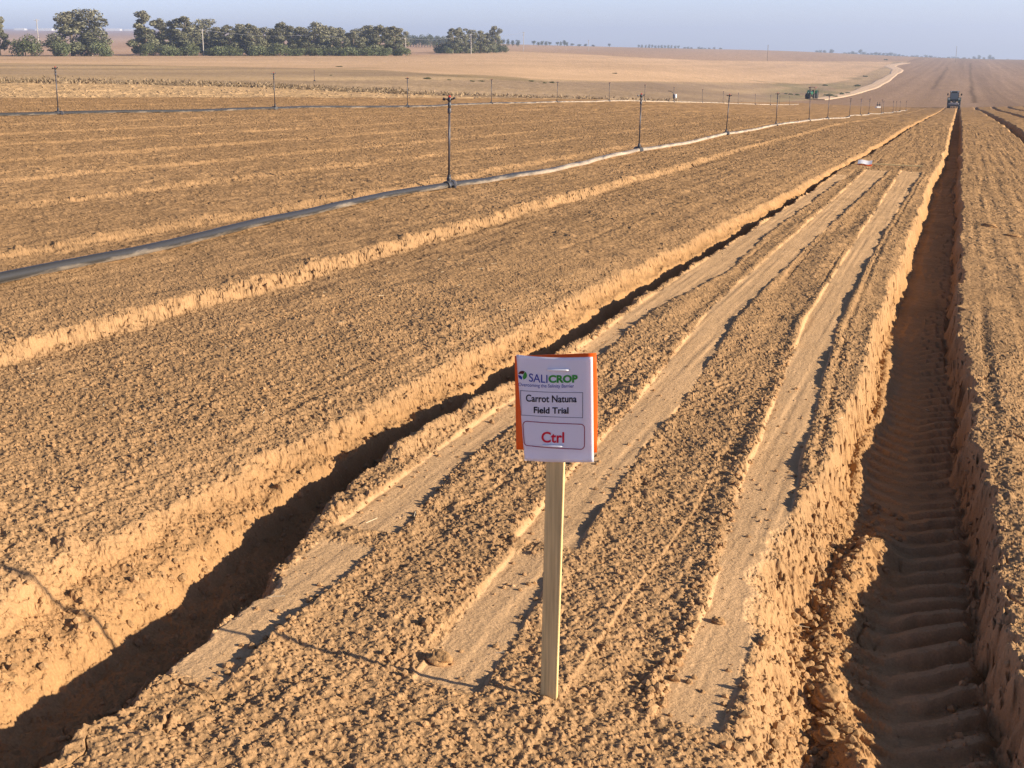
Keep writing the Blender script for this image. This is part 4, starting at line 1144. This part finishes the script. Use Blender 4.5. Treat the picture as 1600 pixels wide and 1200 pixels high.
T.append(make_pole(634, 86, 60, 'pale pole at the right end of the long tree belt', 1, 1.3))
T.append(make_pole(736, 84, 54, 'pale pole standing before the separate tree clump', 1, 1.3))
T.append(make_pole(818, 79.5, 51, 'tall double-armed pole just right of the separate tree clump', 2, 0.0))
make_pole(919.5, 80, 63, 'thin faint pole on the far slope right of the double-armed pole', 1, 0.6)
make_pole(1199, 95.5, 71, 'dark pole on the upper edge of the tan field, right of centre', 1, 1.4, True)
make_pole(1493, 97.5, 73, 'dark pole on the right-hand ploughed slope above the working tractor', 1, 1.4, True)
mbw = MB()
for a, b in zip(T[1:-1], T[2:]):
    for q in (0, 1):
        p0, p1 = a[q], b[q]
        pts = [p0.lerp(p1, t / 12) - Vector((0, 0, 1.2 * 4 * (t / 12) * (1 - t / 12))) for t in range(13)]
        mbw.path(pts, 0.022, 5)
tag(mbw.build('power_line', M_wire), 'thin sagging wires strung between the pale poles before the tree belt', 'cable')

# far pale buildings on the left horizon
for i, (x, w_, h) in enumerate([(70, 26, 4), (98, 20, 3.5), (124, 16, 3), (150, 18, 4), (178, 22, 4), (204, 18, 3), (32, 16, 3.5)]):
    R = 4300 + 60 * i; p = ray_at(x, R, 44); ppm = F / R / CP; wm, hm = w_ / ppm, h / ppm
    root = empty('greenhouse', (p.x, p.y, p.z - 1), YAW)
    mb = MB(); mb.box((0, 0, hm * 0.4), (wm, 30, hm * 0.8)); mb.build('wall', M_white, root)
    mb = MB(); k = 4
    for j in range(k):
        cx = (j + 0.5) / k * wm - wm / 2
        prof = [(cx - wm / k / 2, hm * 0.8), (cx - wm / k / 4, hm * 0.97), (cx, hm * 1.03), (cx + wm / k / 4, hm * 0.97), (cx + wm / k / 2, hm * 0.8)]
        vs = [[mb.bm.verts.new((x_, y_, z_)) for x_, z_ in prof] for y_ in (-15.1, 15.1)]
        for q in range(4): mb.bm.faces.new((vs[0][q], vs[0][q + 1], vs[1][q + 1], vs[1][q]))
        mb.bm.faces.new(vs[0]); mb.bm.faces.new(vs[1][::-1])
    mb.build('roof', M_white, root)
    tag(root, 'pale low building in the white strip on the far left horizon', 'building', 'white buildings on the horizon')

# ------------------------------------------------------------------ tractors
def wheel(root, x, y, r, wdt, rimmat):
    mb = MB()
    prof = [(r * 0.58, -wdt / 2), (r * 0.9, -wdt / 2), (r, -wdt * 0.38), (r, wdt * 0.38), (r * 0.9, wdt / 2), (r * 0.58, wdt / 2)]
    mb.lathe(prof, 30, 'X')
    for k in range(20):
        a = 2 * math.pi * k / 20
        for s_ in (-1, 1):
            aa = a + (0.16 if s_ > 0 else 0)
            mb.box((s_ * wdt * 0.22, (r + 0.015) * math.cos(aa), (r + 0.015) * math.sin(aa)), (wdt * 0.48, 0.07, 0.06), Matrix.Rotation(aa, 3, 'X') @ Matrix.Rotation(0.5 * s_, 3, 'Z'))
    wh = mb.build('wheel', M_tyre, root, False)
    wh.location = (x, y, r)
    mb = MB(); mb.lathe([(r * 0.57, -wdt * 0.42), (r * 0.5, -wdt * 0.2), (r * 0.2, -wdt * 0.15), (r * 0.2, wdt * 0.15), (r * 0.5, wdt * 0.2), (r * 0.57, wdt * 0.42)], 24, 'X')
    rm = mb.build('rim', rimmat, wh, True)
def fender(root, x, y, r, wdt, m):
    mb = MB(); R1 = r + 0.10; pv = None
    for k in range(13):
        a = R_(20 + k * 11); c = [mb.bm.verts.new((x + s_ * wdt / 2, y + q * math.cos(a), r + q * math.sin(a))) for s_ in (-1, 1) for q in (R1, R1 + 0.035)]
        if pv:
            for (i, j) in ((0, 1), (1, 3), (3, 2), (2, 0)): mb.bm.faces.new((pv[i], pv[j], c[j], c[i]))
        else: mb.bm.faces.new((c[0], c[1], c[3], c[2]))
        pv = c
    mb.bm.faces.new((pv[0], pv[2], pv[3], pv[1]))
    mb.build('fender', m, root)
def make_tractor(loc, rz, label, paint, cab, rim, hscale, group):
    """local +Y is forward; wheels on z=0"""
    root = empty('tractor', loc, rz)
    for s_ in (-1, 1):
        wheel(root, s_ * 0.86, -0.9, 0.86, 0.46, rim); wheel(root, s_ * 0.80, 1.45, 0.60, 0.36, rim)
        fender(root, s_ * 0.84, -0.9, 0.86, 0.52, paint)
    mb = MB()
    mb.box((0, -0.3, 0.85), (0.55, 2.2, 0.5), None, 0.05); mb.box((0, 1.2, 0.75), (0.42, 1.4, 0.45), None, 0.05); mb.tube((-0.75, -0.9, 0.86), (0.75, -0.9, 0.86), 0.14); mb.tube((-0.72, 1.45, 0.60), (0.72, 1.45, 0.60), 0.09)
    mb.build('chassis', M_steel, root)
    mb = MB(); mb.box((0, 1.15, 1.28), (0.72, 1.75, 0.62), Matrix.Rotation(R_(-4), 3, 'X'), 0.10); mb.box((0, 2.02, 1.12), (0.60, 0.10, 0.50), None, 0.04)
    hd = mb.build('hood', paint, root)
    mb = MB(); mb.box((0, 2.085, 1.12), (0.46, 0.04, 0.36), None, 0.01); mb.build('grille', M_tyre, hd)
    for s_ in (-1, 1):
        mb = MB(); mb.lathe([(0.03, 0), (0.075, 0.01), (0.075, 0.05), (0.05, 0.06)], 14); b = mb.build('headlight', M_white, root); b.location = (s_ * 0.25, 2.08, 1.42); b.rotation_euler = (-math.pi / 2, 0, 0)
    mb = MB(); mb.tube((0.28, 0.75, 1.5), (0.28, 0.75, 2.3), 0.05); mb.tube((0.28, 0.75, 1.75), (0.28, 0.75, 2.1), 0.075); mb.build('exhaust', M_tyre, root)
    mb = MB(); mb.box((0, -0.75, 1.32), (0.5, 0.5, 0.14), None, 0.04); mb.box((0, -1.0, 1.62), (0.48, 0.10, 0.55), Matrix.Rotation(R_(8), 3, 'X'), 0.04); mb.build('seat', M_tyre, root)
    mb = MB(); mb.tube((0, 0.0, 1.25), (0, -0.2, 1.7), 0.03)
    for k in range(16):
        a, b = 2 * math.pi * k / 16, 2 * math.pi * (k + 1) / 16
        mb.tube((0.2 * math.cos(a), -0.2 + 0.2 * math.sin(a) * 0.9, 1.7 + 0.08 * math.sin(a)), (0.2 * math.cos(b), -0.2 + 0.2 * math.sin(b) * 0.9, 1.7 + 0.08 * math.sin(b)), 0.015, None, 6)
    mb.build('steering_wheel', M_tyre, root)
    if cab:
        fr = MB(); zt = 2.72
        posts = [(-0.68, -1.35), (0.68, -1.35), (-0.66, 0.12), (0.66, 0.12)]
        for (x, y) in posts: fr.tube((x, y, 1.35), (x * 0.95, y * 0.97, zt), 0.055, None, 8)
        fr.box((0, -1.35, 1.38), (1.4, 0.09, 0.34), None, 0.02); fr.box((0, -1.33, zt - 0.05), (1.36, 0.08, 0.10), None, 0.02)
        fr.build('cab_frame', M_tyre, root)
        for nm, pts in (('rear_window', [(-0.62, -1.36, 1.56), (0.62, -1.36, 1.56), (0.60, -1.32, zt - 0.1), (-0.60, -1.32, zt - 0.1)]), ('windscreen', [(-0.62, 0.12, 1.56), (0.62, 0.12, 1.56), (0.60, 0.11, zt - 0.1), (-0.60, 0.11, zt - 0.1)]),
                        ('side_window', [(-0.68, -1.3, 1.5), (-0.66, 0.06, 1.5), (-0.63, 0.06, zt - 0.1), (-0.65, -1.27, zt - 0.1)]), ('side_window', [(0.68, -1.3, 1.5), (0.66, 0.06, 1.5), (0.63, 0.06, zt - 0.1), (0.65, -1.27, zt - 0.1)])):
            mb = MB(); v = [mb.bm.verts.new(p) for p in pts]; f = mb.bm.faces.new(v)
            e = bmesh.ops.extrude_face_region(mb.bm, geom=[f]); f.normal_update()
            bmesh.ops.translate(mb.bm, verts=[q for q in e['geom'] if isinstance(q, bmesh.types.BMVert)], vec=f.normal * 0.012)
            mb.build(nm, M_glass, root)
        mb = MB(); mb.box((0, -0.62, zt + 0.08), (1.5, 1.75, 0.18), None, 0.06); rf = mb.build('roof', paint, root)
        for s_ in (-1, 1):
            mb = MB(); mb.box((s_ * 0.55, -1.5, zt + 0.06), (0.18, 0.05, 0.11), None, 0.015); mb.build('work_light', M_white, rf)
            mb = MB(); mb.tube((s_ * 0.7, 0.1, 2.1), (s_ * 1.08, 0.15, 2.35), 0.02, None, 6); mb.box((s_ * 1.12, 0.15, 2.3), (0.20, 0.05, 0.36), None, 0.015); mb.build('mirror', M_tyre, root)
            mb = MB(); mb.box((s_ * 0.84, -1.72, 1.62), (0.30, 0.05, 0.14), None, 0.02); mb.build('tail_light', M_white, root)
        # bed former carried behind
        im = MB()
        im.box((0, -2.35, 0.62), (2.15, 0.16, 0.16), None, 0.02); im.box((0, -2.85, 0.55), (2.1, 0.14, 0.14), None, 0.02)
        for s_ in (-1, 1):
            im.box((s_ * 1.0, -2.6, 0.55), (0.10, 0.9, 0.14), None, 0.02); im.tube((s_ * 0.42, -1.3, 0.6), (s_ * 0.42, -2.35, 0.65), 0.04); im.tube((s_ * 0.3, -2.35, 0.65), (0, -1.95, 1.35), 0.04)
        for x in (-0.75, -0.25, 0.25, 0.75):
            im.box((x, -2.85, 0.32), (0.12, 0.14, 0.46), None, 0.02)
        ip = im.build('bed_former', M_steel, root)
        mb = MB(); mb.box((0, -2.6, 0.85), (1.7, 0.30, 0.22), None, 0.03); mb.box((-0.3, -2.6, 1.02), (0.35, 0.25, 0.15), None, 0.03); mb.box((0.45, -2.6, 1.02), (0.3, 0.22, 0.15), None, 0.03); mb.build('gearbox', M_pole, ip)
        for x in (-0.9, -0.5, 0, 0.5, 0.9):
            mb = MB(); mb.lathe([(0.10, -0.07), (0.26, -0.06), (0.28, 0), (0.26, 0.06), (0.10, 0.07)], 18, 'X', (x, -3.1, 0.27)); mb.build('press_wheel', M_tyre, ip)
    else:
        fr = MB()
        for s_ in (-1, 1):
            fr.tube((s_ * 0.55, -1.2, 1.3), (s_ * 0.55, -1.15, 2.45), 0.045, None, 8); fr.tube((s_ * 0.5, 0.15, 1.4), (s_ * 0.52, 0.05, 2.45), 0.04, None, 8)
        fr.build('canopy_frame', M_brown, root)
        mb = MB(); mb.box((0, -0.55, 2.52), (1.42, 1.75, 0.09), None, 0.04)
        for s_ in (-1, 1): mb.box((s_ * 0.70, -0.55, 2.42), (0.05, 1.7, 0.18), None, 0.015)
        mb.build('canopy', M_brown, root)
    root.scale = (hscale, hscale, hscale)
    tag(root, label, 'tractor', group)
    return root
p, R = at_px(1490, 168.6, 60)
make_tractor((p.x, p.y, p.z - 0.05), R_(-1.0), 'working tractor with enclosed cab seen from behind, pulling a bed former down the rows', M_dkgreen, True, M_steel, 26.6 / (F / R / CP) / 2.9, 'tractors')
p, R = at_px(1268, 154.8, 60)
make_tractor((p.x, p.y, p.z), YAW + math.pi - 0.45, 'green tractor parked facing the camera beside the dirt road, brown canopy on top', M_green, False, M_white, 18.6 / (F / R / CP) / 2.57, 'tractors')

# ------------------------------------------------------------------ small gear at the field edge
p, R = at_px(1054, 155.5, 60); k = 8.2 / (F / R / CP)
root = empty('chemical_drum', (p.x, p.y, p.z), YAW)
tag(root, 'white drum strapped to a black pump with a bent hose, at the stubble edge', 'drum')
mb = MB(); mb.lathe([(0.20 * k, 0.25 * k), (0.24 * k, 0.28 * k), (0.24 * k, 0.55 * k), (0.25 * k, 0.58 * k), (0.24 * k, 0.61 * k), (0.24 * k, 0.95 * k), (0.18 * k, 1.0 * k), (0.05 * k, 1.03 * k)], 20, 'Z', (0.16 * k, 0, 0)); mb.build('drum', M_white, root, True)
mb = MB(); mb.box((-0.16 * k, -0.02 * k, 0.25 * k), (0.34 * k, 0.40 * k, 0.5 * k), None, 0.03 * k); mb.box((-0.20 * k, 0, 0.7 * k), (0.28 * k, 0.34 * k, 0.5 * k), None, 0.03 * k); mb.tube((-0.2 * k, 0, 0.9 * k), (-0.22 * k, 0, 1.1 * k), 0.07 * k); mb.build('pump', M_black_pe, root)
mb = MB(); mb.path([(-0.22 * k, 0, 1.05 * k), (-0.45 * k, 0, 1.35 * k), (-0.75 * k, 0, 1.52 * k), (-1.15 * k, 0.1, 1.60 * k), (-1.3 * k, 0.1, 1.58 * k)], 0.04 * k, 8); mb.build('hose', M_black_pe, root)
mb = MB(); mb.box((0.05 * k, 0, 0.12 * k), (0.8 * k, 0.5 * k, 0.06 * k), None, 0.01)
for s_ in (-1, 1): mb.box((0.05 * k + s_ * 0.33 * k, 0, 0.05 * k), (0.07 * k, 0.45 * k, 0.11 * k))
mb.build('pallet', M_bark, root)
p, R = at_px(1372.5, 168.5, 60); k = 9 / (F / R / CP)
root = empty('valve_manifold', (p.x, p.y, p.z), YAW)
tag(root, 'small black twin-pipe valve on a white block among the far sprinklers', 'valve')
mb = MB()
for s_ in (-1, 1):
    mb.tube((s_ * 0.2 * k, 0, 0.2 * k), (s_ * 0.2 * k, 0, 1.0 * k), 0.05 * k); mb.lathe([(0.10 * k, 0.42 * k), (0.13 * k, 0.47 * k), (0.13 * k, 0.58 * k), (0.10 * k, 0.63 * k)], 12, 'Z', (s_ * 0.2 * k, 0, 0))
mb.tube((-0.35 * k, 0, 0.52 * k), (0.35 * k, 0, 0.52 * k), 0.07 * k); mb.build('valve_body', M_black_pe, root)
mb = MB(); mb.box((0, 0, 0.12 * k), (0.7 * k, 0.35 * k, 0.24 * k), None, 0.02 * k); mb.box((-0.45 * k, 0.05, 0.07 * k), (0.22 * k, 0.25 * k, 0.15 * k), None, 0.02 * k); mb.build('block', M_white, root)

# ------------------------------------------------------------------ clods
def clod_mesh(seed, sub=2, rough=0.28):
    b = bmesh.new(); bmesh.ops.create_icosphere(b, subdivisions=sub, radius=1.0)
    V = np.array([v.co[:] for v in b.verts]); Fc = np.array([[v.index for v in f.verts] for f in b.faces]); b.free()
    s_ = 1 + rough * fbm(V[:, 0] * 1.3 + 3 * V[:, 2] + seed, V[:, 1] * 1.3 - 2 * V[:, 2] + seed * 3.1, seed, 3)
    V = V * s_[:, None]; return V, Fc
def soil_clods():
    rs = np.random.default_rng(21)
    P = []; S = []
    def addn(n, xf, y0, y1, smin, smax, dens=1.0):
        y = y0 + (y1 - y0) * rs.random(n) ** 1.4; x = xf(y, n)
        P.append(np.stack([x, y], 1)); S.append(smin + (smax - smin) * rs.random(n) ** 2.5)
    addn(900, lambda y, n: rs.normal(-0.29, 0.08, n), 3.0, 6.4, 0.005, 0.025)          # right-hand windrow and crack
    addn(260, lambda y, n: rs.normal(-0.35, 0.05, n), 3.0, 9, 0.004, 0.014)
    addn(240, lambda y, n: rs.normal(0.20, 0.05, n), 3.6, 7, 0.005, 0.022)
    addn(700, lambda y, n: rs.normal(-2.60, 0.07, n), 2.4, 9, 0.004, 0.022)            # rubble under the left wall
    addn(320, lambda y, n: rs.normal(-2.25, 0.05, n), 2.4, 9, 0.005, 0.022)
    addn(350, lambda y, n: np.interp(y, TRK_C[:, 0], TRK_C[:, 1]) - np.abs(rs.normal(0.03, 0.03, n)), 3.3, 9, 0.005, 0.022)
    addn(260, lambda y, n: np.interp(y, TRK_B[:, 0], TRK_B[:, 1]) - np.abs(rs.normal(0.02, 0.025, n)), 3.3, 9, 0.005, 0.018)
    addn(200, lambda y, n: np.interp(y, TRK_A[:, 0], TRK_A[:, 2]) + np.abs(rs.normal(0.02, 0.025, n)), 3.0, 9, 0.005, 0.018)
    addn(1000, lambda y, n: rs.uniform(-2.2, -0.45, n), 2.6, 8, 0.003, 0.014)
    addn(900, lambda y, n: rs.uniform(-4.6, -2.8, n), 3.0, 9, 0.005, 0.016)
    addn(500, lambda y, n: rs.uniform(0.3, 1.5, n), 4.0, 10, 0.005, 0.014)
    P = np.concatenate(P); S = np.concatenate(S)
    z = ground_z(P[:, 0], P[:, 1])
    base = [clod_mesh(40 + i, 1 if i else 1, 0.5) for i in range(6)]
    VV, FF, CC = [], [], []; off = 0
    for i in range(len(P)):
        V, Fc = base[i % 6]
        a = rs.uniform(0, 6.28); ca, sa = math.cos(a), math.sin(a)
        q = V * np.array([1, rs.uniform(0.65, 1.0), rs.uniform(0.55, 0.85)]) * S[i]
        q = np.stack([q[:, 0] * ca - q[:, 1] * sa, q[:, 0] * sa + q[:, 1] * ca, q[:, 2]], 1) + np.array([P[i, 0], P[i, 1], z[i] + S[i] * 0.25])
        VV.append(q); FF.append(Fc + off); off += len(q)
        CC.append(np.tile(np.array([0.365, 0.217, 0.104]) * rs.uniform(0.8, 1.15), (len(q), 1)))
    me = np_mesh('soil_crumbs', np.concatenate(VV), np.concatenate(FF), False); vcol(me, 'Col', np.concatenate(CC))
    o = link_mesh('soil_crumbs', me, M_clod); tag(o, 'loose crumbs of sandy soil strewn over beds, track edges and furrows', 'soil', None, 'stuff')
soil_clods()
def big_clod(px_, x, y, sx, sy_, sz, label, seed, sink=0.35):
    V, Fc = clod_mesh(seed, 4, 0.5)
    V = V * (1 + 0.16 * fbm(V[:, 0] * 4 + V[:, 2] * 3.1, V[:, 1] * 4 - V[:, 2] * 2.7, seed, 3))[:, None]
    V = V * np.array([sx, sy_, sz]); me = np_mesh('soil_clod', V, Fc, True); vcol(me, 'Col', np.tile([0.36, 0.21, 0.096], (len(V), 1)))
    o = link_mesh('soil_clod', me, M_clod); o.location = (x, y, gz(x, y) + sz * (1 - sink) - 0.004); tag(o, label, 'clod', 'large soil clods')
big_clod(0, -0.635, 4.05, 0.022, 0.016, 0.016, 'dark lone clod lying on the right-hand pressed track near its front', 3)
big_clod(0, -1.385, 3.36, 0.036, 0.030, 0.026, 'broad clod at the front left corner of the middle pressed track', 4, 0.6)
big_clod(0, -0.25, 3.95, 0.045, 0.04, 0.04, 'largest clod in the dark crack right of the trial bed', 5)
big_clod(0, -0.23, 3.72, 0.034, 0.032, 0.03, 'round clod just in front of the largest one in the dark crack', 6)
big_clod(0, -0.47, 3.98, 0.02, 0.022, 0.018, 'small clod on the crumbling right edge of the trial bed', 7)
def on_plane(px, py):
    a = (px - 800) / F; v = (600 - py) / F; r0, r1, u = a, CP + v * SP, v * CP - SP
    d = np.array([CY * r0 - SY * r1, SY * r0 + CY * r1, u]); t = -CAM_Z / (u + 0.0559 * d[0] - SLOPE * d[1]); return d * t
for i, (x, y, l_, lb) in enumerate([(1545, 354, 0.10, 'flat dark clod on the right-hand bed, the left one of two'), (1581, 369, 0.11, 'flat dark clod on the right-hand bed, the right one of two')]):
    q = on_plane(x, y); big_clod(0, q[0], q[1], l_, 0.05, 0.035, lb, 60 + i, 0.5)
# straw
def straw():
    rs = np.random.default_rng(5); mb = MB()
    for i in range(70):
        x, y = rs.uniform(-4.8, -2.9), rs.uniform(3.5, 11)
        if i % 4 == 0: x, y = rs.uniform(-2.1, 1.2), rs.uniform(3.2, 9)
        a = rs.uniform(0, 3.14); L = rs.uniform(0.015, 0.06); z = gz(x, y) + 0.012
        mb.tube((x, y, z), (x + L * math.cos(a), y + L * math.sin(a), z + rs.uniform(-0.004, 0.008)), 0.0012, None, 5)
    tag(mb.build('straw', M_straw), 'scattered pale straw bits on the bed tops', 'straw', None, 'stuff')
straw()

# ------------------------------------------------------------------ haze
zl, zt, hr = GB[0] - 1.0, max(GB[1], 20) + 14.0, GB[2] + 10
print('haze box', zl, zt, hr)
mb = MB(); mb.box((0, 0, (zl + zt) / 2), (2 * hr, 2 * hr, zt - zl))
hz = mb.build('haze', None)
hm = bpy.data.materials.new('haze_air'); hm.use_nodes = True; hn = hm.node_tree; hn.nodes.clear()
pv = hn.nodes.new('ShaderNodeVolumePrincipled'); pv.inputs['Density'].default_value = HAZE; pv.inputs['Color'].default_value = (0.66, 0.78, 1.0, 1); pv.inputs['Anisotropy'].default_value = 0.2
ho = hn.nodes.new('ShaderNodeOutputMaterial'); hn.links.new(pv.outputs[0], ho.inputs['Volume'])
hz.data.materials.append(hm); hz['kind'] = 'stuff'
print('script done', round(time.time() - T0, 1))
